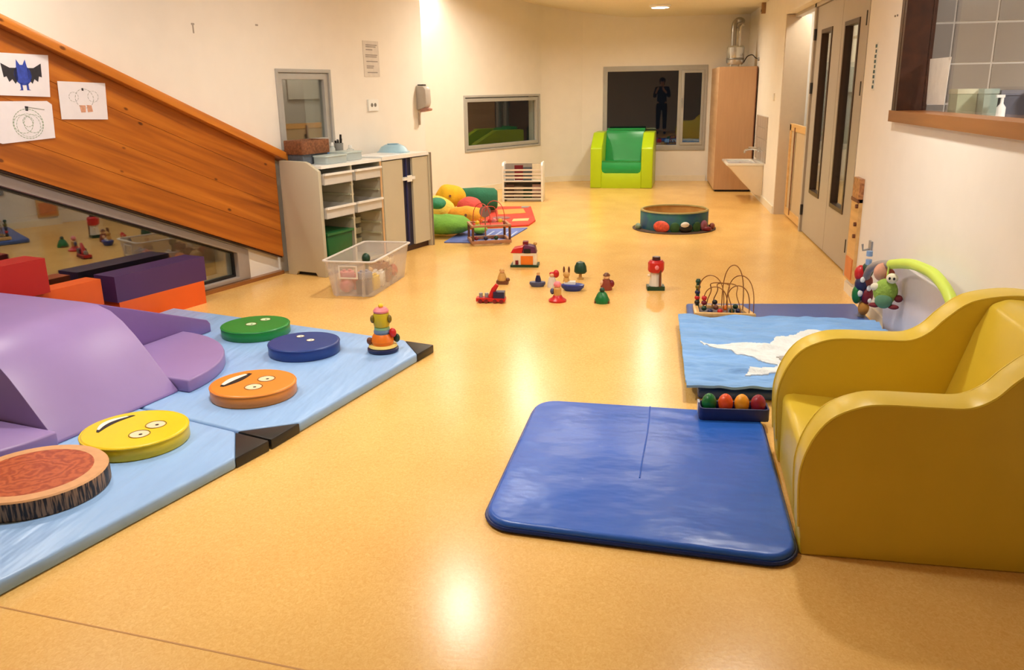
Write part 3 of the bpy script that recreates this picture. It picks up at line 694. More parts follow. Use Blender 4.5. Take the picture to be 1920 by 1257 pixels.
MB().prism([(0.062, 0.0555), (0.355, 0.0555), (0.37, 0.32), (0.047, 0.32)], X0+0.05, X1-0.01, 'yz').build('body', M('green_box_plastic', (20, 92, 46), 0.35, var=0.05), gb, bevel=0.01)
MB().box(X0+0.04, X1+0.002, 0.04, 0.377, 0.32, 0.338).build('lid', M('green_lid_plastic', (26, 104, 54), 0.35), gb, bevel=0.006)
# bits in the right middle tray
cream_m0 = M('cream_paint', (236, 222, 190), 0.4)
for i in range(8):
    o = MB().box(-0.018, 0.018, -0.022, 0.022, 0, 0.04).build('toy_block', [brownp_m, tan_m, maroon_m, pink_m, cream_m0, navy_m, green_m, orange_m][i], loc=(0, 0, 0))
    o.matrix_world = Matrix.Translation(LW) @ Matrix.Rotation(LR, 4, 'Z') @ Matrix.Translation((X0+0.10+0.085*(i // 2 % 4), 0.49+0.16*(i % 2)+0.02*(i//2), 0.461)) @ RZ(i*37)
    tag(o, 'small %s block in the tray column next to the lockers' % ('brown', 'tan', 'maroon', 'pink', 'cream', 'navy', 'green', 'orange')[i], 'toy block', 'blocks in the tray')

t = thing('locker_unit', 'beige two-door locker unit with a navy middle strip and white top', 'locker', LW, LR)
Y0 = 0.82
MB().box(X0, X1-0.02, Y0, Y0+0.02, 0.05, 0.84).build('side_panel', unit_m, t)
MB().prism([(X0, 0.0), (X1+0.005, 0.0), (X1+0.005, 0.848), (X1-0.02, 0.86), (X0, 0.86)], 1.545, 1.575, 'xz').build('side_panel', unit_m, t, bevel=0.003)
MB().box(X1-0.006, X1+0.009, 1.556, 1.578, 0.0, 0.86).build('edging', M('grey_brown_edging', (128, 116, 100), 0.5), t)
MB().box(X0, X1-0.03, Y0+0.02, 1.545, 0.05, 0.84).build('carcass', M('navy_interior', (26, 28, 58), 0.5, var=0.05), t)
MB().box(X0+0.03, X1-0.04, Y0, 1.55, 0.0, 0.05).build('plinth', M('dark_brown_plinth', (66, 36, 24), 0.5), t)
for a, b in ((0.83, 1.13), (1.285, 1.54)):
    d_ = MB().box(X1-0.03, X1-0.008, a, b, 0.055, 0.83).build('door', unit_m, t, bevel=0.004)
MB().box(X1-0.034, X1+0.012, 1.12, 1.295, 0.645, 0.67).box(X1+0.008, X1+0.016, 1.17, 1.24, 0.63, 0.685).build('latch', white_p, t, bevel=0.003)
MB().tube([(X1-0.028, 1.21, 0.06), (X1-0.028, 1.21, 0.83)], 0.012, 8).build('centre_post', M('blue_post', (40, 44, 92), 0.4), t)
MB().box(X0, X1+0.002, Y0, 1.545, 0.84, 0.868).build('worktop', top_m, t, bevel=0.005)

# ================================================================== THINGS ON AND ABOVE THE UNITS
def on_left(x, y, z): 
    return (LW[0]+x*math.cos(LR)-y*math.sin(LR), LW[1]+x*math.sin(LR)+y*math.cos(LR), z)
wick_m = wood_mat('wicker', (90, 52, 28), (120, 72, 40), (146, 94, 56), knots=False, rough=0.7, along=1.0, sc=60)
t = thing('storage_basket', 'brown basket standing at the window end of the tray unit', 'basket', on_left(0.20, 0.20, 0.862), LR)
MB().prism([(-0.075, 0), (0.075, 0), (0.095, 0.17), (-0.095, 0.17)], -0.15, 0.15, 'xz').build('body', M('grey_blue_basket', (96, 102, 112), 0.6, var=0.15, scale=60), t, bevel=0.01)
MB().plate(rrect(-0.105, 0.105, -0.165, 0.165, 0.03), [rrect(-0.085, 0.085, -0.145, 0.145, 0.02)], 0.08, 0.185, 'xy').build('rim_band', wick_m, t, bevel=0.004)
clear_m = M('clear_plastic', (214, 226, 226), 0.12, var=0.02, trans=0.55)
def clear_tub(label, x, y, lx, ly, h, lid):
    t = thing('plastic_tub', label, 'container', on_left(x, y, 0.862), LR)
    MB().plate(rrect(-lx/2, lx/2, -ly/2, ly/2, 0.02), [rrect(-lx/2+0.004, lx/2-0.004, -ly/2+0.004, ly/2-0.004, 0.017)], 0.003, h, 'xy').box(-lx/2+0.01, lx/2-0.01, -ly/2+0.01, ly/2-0.01, 0, 0.004).build('body', clear_m, t)
    MB().prism(rrect(-lx/2-0.005, lx/2+0.005, -ly/2-0.005, ly/2+0.005, 0.02), h, h+0.012, 'xy').build('lid', lid, t, bevel=0.003)
    return t
clear_tub('low clear plastic tub with pale lid beside the brown basket', 0.36, 0.28, 0.14, 0.26, 0.055, M('pale_aqua_lid', (210, 226, 224), 0.35, trans=0.3))
clear_tub('clear plastic tub at the middle of the tray unit top', 0.27, 0.58, 0.2, 0.22, 0.06, M('pale_aqua_lid', (210, 226, 224)))
def bottle(label, x, y, r, h, body, cap):
    t = thing('squeeze_bottle', label, 'bottle', on_left(x, y, 0.862), LR)
    MB().lathe([(0, 0), (r, 0), (r, h*0.65), (r*0.45, h*0.8), (r*0.4, h*0.82)], seg=20).build('body', body, t)
    MB().lathe([(0, h), (r*0.42, h), (r*0.48, h*0.8), (0, h*0.8)], seg=16).build('cap', cap, t)
bottle('small blue bottle between the basket and the clear tub', 0.20, 0.44, 0.02, 0.11, M('blue_bottle', (70, 120, 170), 0.3), white_p)
bottle('slim clear bottle with white cap behind the clear tub', 0.13, 0.60, 0.025, 0.14, clear_m, white_p)
bottle('wide clear bottle with white cap near the joint of the two units', 0.205, 0.742, 0.032, 0.11, clear_m, white_p)
t = thing('pen_cup', 'grey cup holding dark pens on the tray unit', 'cup', on_left(0.128, 0.69, 0.862), LR)
MB().lathe([(0, 0), (0.034, 0), (0.038, 0.13), (0.034, 0.13), (0.031, 0.006), (0, 0.006)], seg=20).build('cup', M('cup_grey', (150, 150, 146), 0.4, trans=0.2), t)
for i, (a, hh) in enumerate(((0, 0.2), (1.2, 0.165), (2.5, 0.16), (4.0, 0.15), (5.2, 0.155))):
    MB().tube([(0.012*math.cos(a), 0.012*math.sin(a), 0.01), (0.026*math.cos(a), 0.026*math.sin(a), hh)], 0.009, 8).build('pen', black_p if i != 2 else grey_p, t)
t = thing('upturned_bowl', 'pale blue plastic bowl lying upside down on the locker unit', 'bowl', on_left(0.2, 1.38, 0.868), LR)
MB().lathe([(0, 0.072), (0.07, 0.07), (0.11, 0.05), (0.135, 0.012), (0.15, 0.006), (0.15, 0.0), (0.13, 0.0)], seg=32).build('bowl', M('pale_blue_plastic', (158, 198, 220), 0.35, var=0.02), t, ang=60)
MB().lathe([(0.05, 0.07), (0.055, 0.078), (0.045, 0.078), (0.045, 0.07)], seg=24).build('foot_ring', M('pale_blue_plastic', (158, 198, 220)), t)
tag(MB().prism(rrect(-0.16, 0.16, -0.19, 0.19, 0.02), 0, 0.008, 'xy').build('changing_pad', M('glossy_white_pad', (250, 250, 250), 0.2), loc=on_left(0.30, 1.02, 0.868), rotz=LR, bevel=0.003), 'thin white plastic mat lying on the locker unit', 'mat')

# note, socket, dispenser on the left wall
t = thing('wall_notice', 'printed white notice taped to the cream wall above the socket', 'notice', LW, LR)
MB().box(0.0, 0.003, 1.28, 1.515, 1.533, 1.84).build('sheet', M('notice_paper', (214, 206, 196), 0.7), t)
tx = M('print_grey', (150, 142, 134), 0.7)
for i, (zz_, a, b) in enumerate(((1.805, 1.32, 1.49), (1.79, 1.32, 1.47), (1.765, 1.32, 1.42), (1.72, 1.31, 1.49), (1.705, 1.31, 1.48), (1.665, 1.32, 1.49), (1.625, 1.32, 1.43), (1.61, 1.32, 1.42), (1.57, 1.33, 1.48))):
    MB().box(0.003, 0.0036, a, b, zz_-0.005, zz_+0.004).build('text_line', tx, t)
t = thing('wall_socket', 'white double wall socket below the printed notice', 'socket', LW, LR)
MB().box(0, 0.014, 1.30, 1.45, 1.235, 1.335).build('plate', white_p, t, bevel=0.005)
for yy in (1.35, 1.40): MB().cyl((0.0145, yy, 1.287), 0.017, 0.004, 16, rot=RY(90)).build('outlet', M('socket_grey', (120, 116, 108), 0.5), t)
t = thing('soap_dispenser', 'grey and white soap dispenser at the outer corner of the cream wall', 'dispenser', LW, LR)
MB().prism([(0, 1.22), (0.10, 1.25), (0.115, 1.29), (0.11, 1.42), (0.08, 1.45), (0, 1.455)], 2.10, 2.20, 'xz').build('body', M('dispenser_grey', (186, 178, 170), 0.4, var=0.04), t, bevel=0.012)
MB().prism([(0.03, 1.20), (0.13, 1.215), (0.135, 1.235), (0.03, 1.26)], 2.115, 2.185, 'xz').build('push_lever', M('dispenser_rose', (176, 128, 112), 0.4), t, bevel=0.006)
MB().box(0.01, 0.07, 2.12, 2.18, 1.452, 1.465).build('lock', black_p, t)
MB().tube([(0.012, 2.13, 1.20), (0.012, 2.13, 1.08)], 0.01, 8).build('drip_guard', M('drip_grey', (190, 172, 150), 0.5), t)

# children's drawings on the pine boards
def drawing(label, pts, marks):
    t = thing('child_drawing', label, 'drawing', LW, LR, 'drawings pinned to the pine boards')
    MB().prism(pts, 0.0745, 0.0765, 'yz').build('sheet', M('drawing_paper', (226, 220, 222), 0.7, var=0.02), t)
    for nm, mat, poly in marks:
        MB().prism(poly, 0.0764, 0.0775, 'yz').build(nm, mat, t)
crb = M('blue_crayon', (44, 66, 160), 0.7, var=0.25, scale=60); crk = M('black_crayon', (34, 32, 40), 0.7, var=0.3, scale=60)
crg = M('grey_pencil', (150, 150, 140), 0.7); cro = M('orange_crayon', (206, 150, 120), 0.7, var=0.2, scale=80); crgr = M('green_pencil', (150, 166, 140), 0.7)
def mirrorp(p, c): return [(2*c-a, b) for a, b in p][::-1]
bc = -1.985; bz = 1.53
body = [(bc+0.052*math.cos(a), bz-0.008+0.055*math.sin(a)) for a in [2*math.pi*i/18 for i in range(18)]]
wing = [(bc+0.03, bz-0.03), (bc+0.05, bz-0.055), (bc+0.065, bz-0.03), (bc+0.085, bz-0.045), (bc+0.095, bz-0.015), (bc+0.112, bz-0.02), (bc+0.118, bz+0.055), (bc+0.07, bz+0.03), (bc+0.03, bz+0.03)]
ear = [(bc+0.008, bz+0.045), (bc+0.032, bz+0.035), (bc+0.026, bz+0.075)]
leg = [(bc+0.012, bz-0.05), (bc+0.024, bz-0.05), (bc+0.024, bz-0.085), (bc+0.034, bz-0.09), (bc+0.012, bz-0.09)]
drawing("child's drawing of a blue and black bat on white paper", [(-2.20, 1.418), (-1.84, 1.402), (-1.812, 1.632), (-2.17, 1.640)],
        [('wing', crk, wing), ('wing', crk, mirrorp(wing, bc)), ('ear', crb, ear), ('ear', crb, mirrorp(ear, bc)), ('leg', crb, leg), ('leg', crb, mirrorp(leg, bc)), ('body', crb, body)])
def ring(cx, cz_, r0, r1, n=20):
    out = []
    for i in range(n):
        a0 = 2*math.pi*i/n; a1 = 2*math.pi*(i+0.7)/n
        out.append([(cx+r0*math.cos(a0), cz_+r0*0.9*math.sin(a0)), (cx+r1*math.cos(a0), cz_+r1*0.9*math.sin(a0)), (cx+r1*math.cos(a1), cz_+r1*0.9*math.sin(a1)), (cx+r0*math.cos(a1), cz_+r0*0.9*math.sin(a1))])
    return out
pm = [('pencil_stroke', crgr, p) for p in ring(-2.0, 1.258, 0.088, 0.092, 30)+ring(-2.03, 1.258, 0.055, 0.058, 18)+ring(-1.97, 1.258, 0.055, 0.058, 18)+ring(-2.0, 1.25, 0.07, 0.072, 22)+ring(-2.0, 1.27, 0.03, 0.033, 12)]
pm.append(('stem', crk, [(-2.005, 1.33), (-1.99, 1.328), (-1.985, 1.352), (-2.005, 1.355)]))
pm.append(('tendril', crg, [(-1.985, 1.345), (-1.89, 1.330), (-1.89, 1.334), (-1.985, 1.350)]))
drawing("child's pencil drawing of a green pumpkin on white paper with a curled corner", [(-2.19, 1.165), (-2.17, 1.157), (-1.85, 1.172), (-1.838, 1.36), (-1.865, 1.38), (-2.20, 1.384)], pm)
pm = [('scribble', cro, [(-1.655, 1.31), (-1.625, 1.31), (-1.62, 1.35), (-1.66, 1.352)]), ('scribble', cro, [(-1.61, 1.31), (-1.575, 1.312), (-1.58, 1.35), (-1.612, 1.352)]), ('dot', crk, [(-1.63, 1.435), (-1.618, 1.435), (-1.618, 1.45), (-1.63, 1.45)])]
pm += [('pencil_stroke', crg, p) for p in ring(-1.62, 1.39, 0.06, 0.0625, 16)+ring(-1.56, 1.40, 0.035, 0.037, 10)+ring(-1.69, 1.40, 0.03, 0.032, 10)]
drawing("child's faint drawing with an orange scribble on white paper", [(-1.79, 1.275), (-1.478, 1.263), (-1.462, 1.478), (-1.78, 1.49)], pm)

# ================================================================== CLEAR BIN WITH TOYS
bin_m = M('frosted_bin_plastic', (236, 228, 222), 0.3, var=0.02, trans=0.72)
t = thing('toy_bin', 'large translucent plastic bin full of toys in front of the tray unit', 'bin', (-2.045, 5.95, 0), -R(3))
def tub_wall(w0, l0, w1, l1, h, th):
    m_ = MB(); bm = m_.bm
    def loop(w, l, z): return [bm.verts.new((x, y, z)) for x, y in rrect(-w/2, w/2, -l/2, l/2, 0.035, 4)]
    a = loop(w0, l0, 0.004); b = loop(w1, l1, h); c = loop(w1-2*th, l1-2*th, h); d = loop(w0-2*th, l0-2*th, 0.01)
    n = len(a)
    for A, Bq in ((a, b), (b, c), (c, d)):
        for i in range(n): bm.faces.new((A[i], A[(i+1) % n], Bq[(i+1) % n], Bq[i]))
    bm.faces.new(d); bm.faces.new(a[::-1])
    return m_
tub_wall(0.31, 0.72, 0.37, 0.80, 0.265, 0.004).build('tub', bin_m, t)
MB().plate(rrect(-0.20, 0.20, -0.415, 0.415, 0.045), [rrect(-0.18, 0.18, -0.395, 0.395, 0.035)], 0.258, 0.268, 'xy').build('rim', M('bin_rim', (240, 234, 226), 0.3, trans=0.25), t, bevel=0.003)
MB().plate([(-0.07, 0.14), (0.07, 0.14), (0.07, 0.235), (-0.07, 0.235)], [[(-0.06, 0.15), (0.06, 0.15), (0.06, 0.225), (-0.06, 0.225)]], -0.405, -0.398, 'xz').build('handle_ridge', M('bin_rim'), t)
for sx in (-0.1, 0.1): MB().prism([(sx-0.006, 0.01), (sx+0.006, 0.01), (sx*1.1+0.006, 0.25), (sx*1.1-0.006, 0.25)], -0.40, -0.368, 'xz').build('rib', bin_m, t)
bin_toys = [('plush_ball', 'pink soft ball at the bottom of the clear bin', 'ball', pink_m), ('building_block', 'navy building block at the bottom of the clear bin', 'block', navy_m), ('building_block', 'red building block at the bottom of the clear bin', 'block', red_m),
            ('building_block', 'yellow building block at the bottom of the clear bin', 'block', yellow_m), ('plush_ball', 'orange ball at the bottom of the clear bin', 'ball', orange_m), ('building_block', 'white building block at the bottom of the clear bin', 'block', white_p),
            ('plush_ball', 'tan wooden ball at the bottom of the clear bin', 'ball', tan_m), ('building_block', 'maroon building block at the bottom of the clear bin', 'block', maroon_m), ('building_block', 'brown building block at the bottom of the clear bin', 'block', brownp_m), ('plush_ball', 'red ball at the bottom of the clear bin', 'ball', red_m)]
bin_toys = [b_+((-0.068+0.136*(k % 2), -0.285+0.14*(k//2)), 0) for k, b_ in enumerate(bin_toys)]
BW = Matrix.Translation((-2.045, 5.95, 0)) @ RZ(-3)
for i, (nm, lab, cat, mt, (x, y), z) in enumerate(bin_toys):
    if 'ball' in cat: m_ = MB().sph((0, 0, 0.055), 0.052)
    else: m_ = MB().box(-0.045, 0.045, -0.05, 0.05, 0, 0.1).cyl((0.02, 0.02, 0.108), 0.014, 0.016, 12).cyl((-0.02, 0.02, 0.108), 0.014, 0.016, 12).cyl((0.02, -0.022, 0.108), 0.014, 0.016, 12).cyl((-0.02, -0.022, 0.108), 0.014, 0.016, 12)
    o = m_.build(nm, mt, bevel=0.004 if cat == 'block' else 0)
    p = BW @ Vector((x, y, 0.011)); o.location = p; o.rotation_euler = (0, 0, (i % 3-1)*0.14)
    tag(o, lab, cat, 'toys in the clear bin')
top_toys = [('toy_tree', 'dark green toy sticking up in the clear bin', 'toy', dgreen_m, (-0.01, -0.03), 0.13), ('building_block', 'pink block on top of the toys in the clear bin', 'block', pink_m, (-0.06, -0.28), 0.128), ('building_block', 'blue-grey block on top of the toys in the clear bin', 'block', M('blue_grey_paint', (120, 140, 176), 0.4), (0.07, -0.28), 0.128), ('building_block', 'maroon block lying on top of the toys in the clear bin', 'block', maroon_m, (0.07, 0.06), 0.128), ('building_block', 'cream block lying on top of the toys in the clear bin', 'block', M('cream_paint', (236, 222, 190), 0.4), (0.06, 0.20), 0.128)]
for i, (nm, lab, cat, mt, (x, y), z) in enumerate(top_toys):
    if nm == 'toy_tree': m_ = MB().cyl((0, 0, 0.03), 0.016, 0.06, 10).sph((0, 0, 0.09), 0.032, 0.032, 0.04)
    else: m_ = MB().box(-0.05, 0.05, -0.035, 0.035, 0, 0.045).cyl((0.02, 0, 0.052), 0.013, 0.014, 12).cyl((-0.02, 0, 0.052), 0.013, 0.014, 12)
    o = m_.build(nm, mt, bevel=0.004 if cat == 'block' else 0); o.location = BW @ Vector((x, y, z-0.005)); o.rotation_euler = (0, 0, i*0.35)
    tag(o, lab, cat, 'toys in the clear bin')

# ================================================================== TOYS ON THE OPEN FLOOR
cream_m = M('cream_paint', (236, 222, 190), 0.4); white_t = M('white_toy_plastic', (228, 220, 208), 0.4)
t = thing('toy_house', 'toy house with red roof, orange door and green base plate', 'toy', (-0.99, 6.79, 0), 0.05)
MB().box(-0.115, 0.115, -0.075, 0.075, 0, 0.018).build('base_plate', dgreen_m, t, bevel=0.003)
MB().box(-0.095, 0.10, -0.055, 0.055, 0.018, 0.115).build('walls', cream_m, t, bevel=0.003)
MB().box(-0.03, 0.07, -0.06, -0.05, 0.02, 0.092).build('garage_door', orange_m, t)
MB().box(-0.075, -0.05, -0.06, -0.05, 0.02, 0.055).build('door', maroon_m, t)
MB().prism([(-0.115, 0.115), (-0.02, 0.115), (-0.01, 0.165), (-0.09, 0.15)], -0.06, 0.06, 'xz').build('roof', red_m, t, bevel=0.003)
MB().prism([(-0.02, 0.11), (0.10, 0.11), (0.085, 0.165), (0.0, 0.185)], -0.055, 0.055, 'xz').build('roof', M('plum_paint', (92, 40, 74), 0.4), t, bevel=0.003)
MB().box(-0.005, 0.05, -0.06, -0.05, 0.115, 0.15).build('window', black_p, t)
MB().box(-0.015, 0.028, -0.03, 0.03, 0.18, 0.205).build('chimney', maroon_m, t, bevel=0.002)
MB().sph((0.085, 0, 0.185), 0.015).build('finial', tan_m, t)

def peg(t, x, y, z, r, h, body, head, hat=None, hair=None):
    MB().lathe([(0, 0), (r, 0), (r, h*0.2), (r*0.6, h*0.6), (0, h*0.62)], (x, y, z), 16).build('body', body, t)
    hd = MB().sph((x, y, z+h*0.72), r*0.55, r*0.55, h*0.16).build('head', head, t)
    if hat: MB().lathe([(0, h*0.98), (r*0.3, h*0.95), (r*0.62, h*0.84), (r*0.62, h*0.80), (0, h*0.8)], (x, y, z), 14).build('hat', hat, hd)
    if hair: MB().sph((x, y+r*0.12, z+h*0.79), r*0.6, r*0.56, h*0.12).build('hair', hair, hd)
t = thing('toy_figure', 'tan wooden toy figure standing next to the red toy train', 'toy', (-1.06, 6.10, 0), 0, 'toy figures on the floor')
MB().box(-0.045, 0.04, -0.03, 0.03, 0, 0.03).build('base', brownp_m, t, bevel=0.006)
peg(t, -0.005, 0, 0.028, 0.035, 0.095, tan_m, skinw_m, tan_m)
MB().sph((0.04, -0.01, 0.035), 0.016).build('arm', brownp_m, t)
t = thing('toy_train', 'red toy train car with a navy cab and grey pegs', 'toy', (-1.045, 5.53, 0), 0.03)
MB().box(-0.10, 0.10, -0.035, 0.035, 0.012, 0.035).build('chassis', red_m, t, bevel=0.004)
for wx in (-0.07, -0.03, 0.03, 0.075):
    for wy in (-0.036, 0.036): MB().cyl((wx, wy, 0.014), 0.014, 0.01, 12, rot=RX(90)).build('wheel', maroon_m, t)
MB().box(0.02, 0.095, -0.032, 0.032, 0.035, 0.078).build('cab', navy_m, t, bevel=0.006)
for px in (-0.07, -0.03): MB().cyl((px, 0, 0.05), 0.013, 0.03, 12).build('peg', grey_p, t)
MB().tube([(0.0, 0, 0.035), (0.02, 0, 0.09), (0.045, 0, 0.125)], [0.022, 0.018, 0.013], 10).build('funnel', red_m, t)
t = thing('toy_boat', 'small grey-blue toy boat with a tan peg rider', 'toy', (-0.79, 6.04, 0), 0.1)
MB().lathe([(0, 0), (0.045, 0), (0.06, 0.02), (0.058, 0.036), (0, 0.04)], seg=20, sy=0.6).build('hull', M('slate_paint', (70, 76, 112), 0.4), t)
peg(t, 0.005, 0, 0.038, 0.022, 0.075, navy_m, skinw_m, tan_m)
t = thing('toy_figure', 'red skirted toy figure with tan body next to the blue toy boat', 'toy', (-0.595, 5.60, 0), 0, 'toy figures on the floor')
MB().lathe([(0, 0), (0.06, 0), (0.062, 0.012), (0.035, 0.03), (0.028, 0.045), (0, 0.045)], seg=20).build('skirt', red_m, t)
MB().lathe([(0, 0.044), (0.026, 0.044), (0.028, 0.09), (0.02, 0.10), (0, 0.10)], seg=16).build('body', tan_m, t)
MB().sph((0, 0, 0.118), 0.027, 0.024, 0.024).build('head', pink_m, t)
MB().sph((-0.035, 0, 0.07), 0.016, 0.016, 0.022).build('arm', M('slate_paint', (70, 76, 112)), t)
t = thing('toy_figure', 'red-haired toy figure standing next to the small grey-blue boat', 'toy', (-0.68, 6.03, 0), 0, 'toy figures on the floor')
peg(t, 0, 0, 0, 0.036, 0.125, white_t, skinw_m, None, red_m)
MB().sph((0.03, 0, 0.10), 0.022, 0.02, 0.03).build('ponytail', red_m, t)
t = thing('toy_boat', 'blue toy boat carrying a tan rabbit, beside the toy tree', 'toy', (-0.52, 5.93, 0), 0)
MB().lathe([(0, 0), (0.055, 0), (0.082, 0.025), (0.085, 0.045), (0.07, 0.05), (0, 0.046)], seg=24, sy=0.6).build('hull', blue_m, t)
MB().box(-0.06, 0.02, -0.02, 0.02, 0.046, 0.07).build('cabin', white_p, t, bevel=0.004)
rb = MB().lathe([(0, 0.065), (0.024, 0.065), (0.02, 0.095), (0, 0.10)], (-0.045, 0, 0), 14).build('rabbit_body', tan_m, t)
MB().sph((-0.045, 0, 0.118), 0.025, 0.022, 0.024).build('rabbit_head', tan_m, rb)
for sx in (-0.018, 0.018): MB().sph((-0.045+sx, 0, 0.152), 0.008, 0.007, 0.026).build('rabbit_ear', brownp_m, rb)
t = thing('toy_tree', 'toy tree with dark green round crown on a tan trunk', 'toy', (-0.495, 6.32, 0))
MB().lathe([(0, 0), (0.026, 0), (0.026, 0.008), (0.012, 0.014), (0.011, 0.05), (0, 0.05)], seg=14).build('trunk', tan_m, t)
MB().lathe([(0, 0.045), (0.04, 0.047), (0.049, 0.06), (0.045, 0.10), (0.03, 0.13), (0, 0.142)], seg=18).build('crown', dgreen_m, t)
t = thing('toy_figure', 'brown toy figure with tan face next to the green skirted figure', 'toy', (-0.28, 5.98, 0), 0, 'toy figures on the floor')
peg(t, 0, 0, 0, 0.042, 0.13, M('russet_paint', (140, 62, 42), 0.4), skinw_m, brownp_m)
MB().sph((0.035, 0, 0.045), 0.022, 0.02, 0.028).build('bag', maroon_m, t)
MB().sph((-0.032, -0.01, 0.05), 0.014, 0.014, 0.02).build('arm', skinw_m, t)
t = thing('toy_figure', 'green skirted toy figure without a hat', 'toy', (-0.29, 5.59, 0), 0, 'toy figures on the floor')
MB().lathe([(0, 0), (0.05, 0), (0.052, 0.02), (0.034, 0.06), (0.022, 0.075), (0, 0.078)], seg=18).build('skirt', green_m, t)
MB().box(-0.05, 0.05, -0.03, 0.03, 0.0, 0.018).build('foot', brownp_m, t, bevel=0.006)
MB().sph((0, 0, 0.088), 0.018, 0.018, 0.018).build('head', dgreen_m, t)
t = thing('toy_tower', 'tall toy tower with red top, white body and dark green base', 'toy', (0.07, 6.02, 0), 0.1)
MB().box(-0.062, 0.062, -0.045, 0.045, 0, 0.03).build('base', dgreen_m, t, bevel=0.004)
MB().lathe([(0, 0.03), (0.048, 0.03), (0.036, 0.13), (0, 0.13)], seg=8).build('body', white_t, t)
MB().box(0.02, 0.034, -0.05, -0.036, 0.03, 0.15).build('ladder', brownp_m, t)
MB().sph((-0.05, -0.01, 0.105), 0.012).build('knob', cream_m, t)
MB().lathe([(0, 0.128), (0.05, 0.13), (0.058, 0.145), (0.058, 0.20), (0.045, 0.215), (0, 0.22)], seg=10).build('cabin', red_m, t)
MB().sph((0.0, -0.052, 0.17), 0.016, 0.008, 0.018).build('window', pink_m, t)
MB().lathe([(0, 0.216), (0.03, 0.218), (0.028, 0.24), (0, 0.243)], seg=14).build('cap', M('dark_maroon', (64, 16, 20), 0.4), t)

# ================================================================== BEAD MAZES
wire_m = M('bronze_wire', (150, 96, 44), 0.35, metal=0.3)
def wire_path(x0, x1, y0, y1, h, kink=0.0):
    pts = []
    for i in range(25):
        t_ = i/24
        pts.append((x0+(x1-x0)*(0.5-0.5*math.cos(math.pi*t_))+kink*math.sin(4*math.pi*t_), y0+(y1-y0)*t_, 0.03+h*math.sin(math.pi*t_)**0.55))
    return pts
t = thing('bead_maze', 'wooden bead maze with looping wires on the dark blue end of the mat', 'bead maze', (0.475, 5.19, 0.045), 0.0)
MB().plate([(-0.175, -0.10), (0.19, -0.10), (0.13, 0.12), (-0.175, 0.12)], [[(-0.145, -0.075), (0.14, -0.075), (0.10, 0.095), (-0.145, 0.095)]], 0, 0.03, 'xy').build('base_frame', ply_m, t, bevel=0.003)
MB().box(-0.16, 0.13, -0.08, 0.1, 0.004, 0.014).build('base_board', M('slate_board', (96, 92, 104), 0.5), t)
MB().tube([(-0.15, 0.09, 0.0), (-0.15, 0.09, 0.20)], 0.012, 10).build('post', dgreen_m, t)
wires = [(-0.15, 0.0, 0.09, -0.06, 0.21, 0), (0.0, 0.12, 0.09, 0.0, 0.27, 0.0), (0.03, 0.175, 0.08, -0.08, 0.215, 0.0), (-0.10, 0.05, 0.05, -0.07, 0.17, 0.02), (-0.06, 0.10, 0.08, -0.08, 0.165, 0.02), (0.02, 0.15, 0.0, -0.08, 0.16, 0.0), (-0.12, 0.02, 0.0, -0.075, 0.15, 0.0)]
for wv_ in wires: MB().tube(wire_path(*wv_), 0.0032, 6).build('wire', wire_m, t)
beads = [(-0.15, 0.09, 0.185, dgreen_m), (-0.15, 0.09, 0.15, M('olive_bead', (110, 100, 24), 0.4)), (-0.152, 0.09, 0.115, navy_m), (-0.152, 0.09, 0.08, red_m), (-0.152, 0.09, 0.05, black_p), (-0.115, 0.0, 0.10, red_m), (-0.115, 0.0, 0.07, maroon_m), (-0.115, -0.02, 0.04, dgreen_m), (-0.05, 0.0, 0.075, black_p), (-0.045, -0.03, 0.05, brownp_m), (-0.02, -0.05, 0.03, red_m), (0.01, -0.04, 0.05, orange_m), (0.05, -0.05, 0.035, dgreen_m), (0.075, 0.0, 0.05, dgreen_m), (0.09, -0.03, 0.03, navy_m), (-0.08, -0.06, 0.03, navy_m)]
for i, (x, y, z, mt) in enumerate(beads):
    MB().sph((x, y, z), 0.017, 0.017, 0.016, 12, 8).build('bead', mt, t)

t = thing('bead_table', 'low wooden bead table with wire loops standing on the blue and red play rug', 'bead maze', (-1.49, 7.86, 0.0137), 0.35)
MB().plate([(-0.19, -0.15), (0.19, -0.15), (0.19, 0.15), (-0.19, 0.15)], [[(-0.165, -0.125), (0.165, -0.125), (0.165, 0.125), (-0.165, 0.125)]], 0.0, 0.03, 'xy').build('base_frame', M('rosy_wood', (178, 126, 92), 0.45, var=0.1), t, bevel=0.003)
for sx in (-0.175, 0.175):
    for sy in (-0.135, 0.135): MB().cyl((sx, sy, 0.085), 0.012, 0.15, 10).build('leg', M('dark_rosewood', (92, 52, 36), 0.45), t)
MB().plate([(-0.19, -0.15), (0.19, -0.15), (0.19, 0.15), (-0.19, 0.15)], [[(-0.165, -0.125), (0.165, -0.125), (0.165, 0.125), (-0.165, 0.125)]], 0.155, 0.175, 'xy').build('top_frame', M('rosy_wood'), t, bevel=0.003)
for i, wv_ in enumerate([(-0.14, 0.0, 0.08, -0.08, 0.20, 0.0), (-0.02, 0.14, 0.1, -0.08, 0.22, 0.0), (-0.1, 0.1, -0.1, 0.1, 0.17, 0.01)]):
    MB().tube([(a, b, c+0.13) for a, b, c in wire_path(*wv_)], 0.004, 6).build('wire', M('red_wire', (196, 70, 50), 0.4), t)
for i, (x, y, z, mt) in enumerate([(-0.12, -0.06, 0.19, yellow_m), (-0.08, 0.0, 0.2, orange_m), (0.0, -0.05, 0.2, red_m), (0.06, 0.05, 0.19, pink_m), (0.1, -0.06, 0.2, yellow_m), (0.05, -0.1, 0.045, dgreen_m), (-0.05, -0.1, 0.045, navy_m), (-0.14, -0.11, 0.05, maroon_m)]):
    MB().sph((x, y, z), 0.022, 0.022, 0.02, 12, 8).build('bead', mt, t)
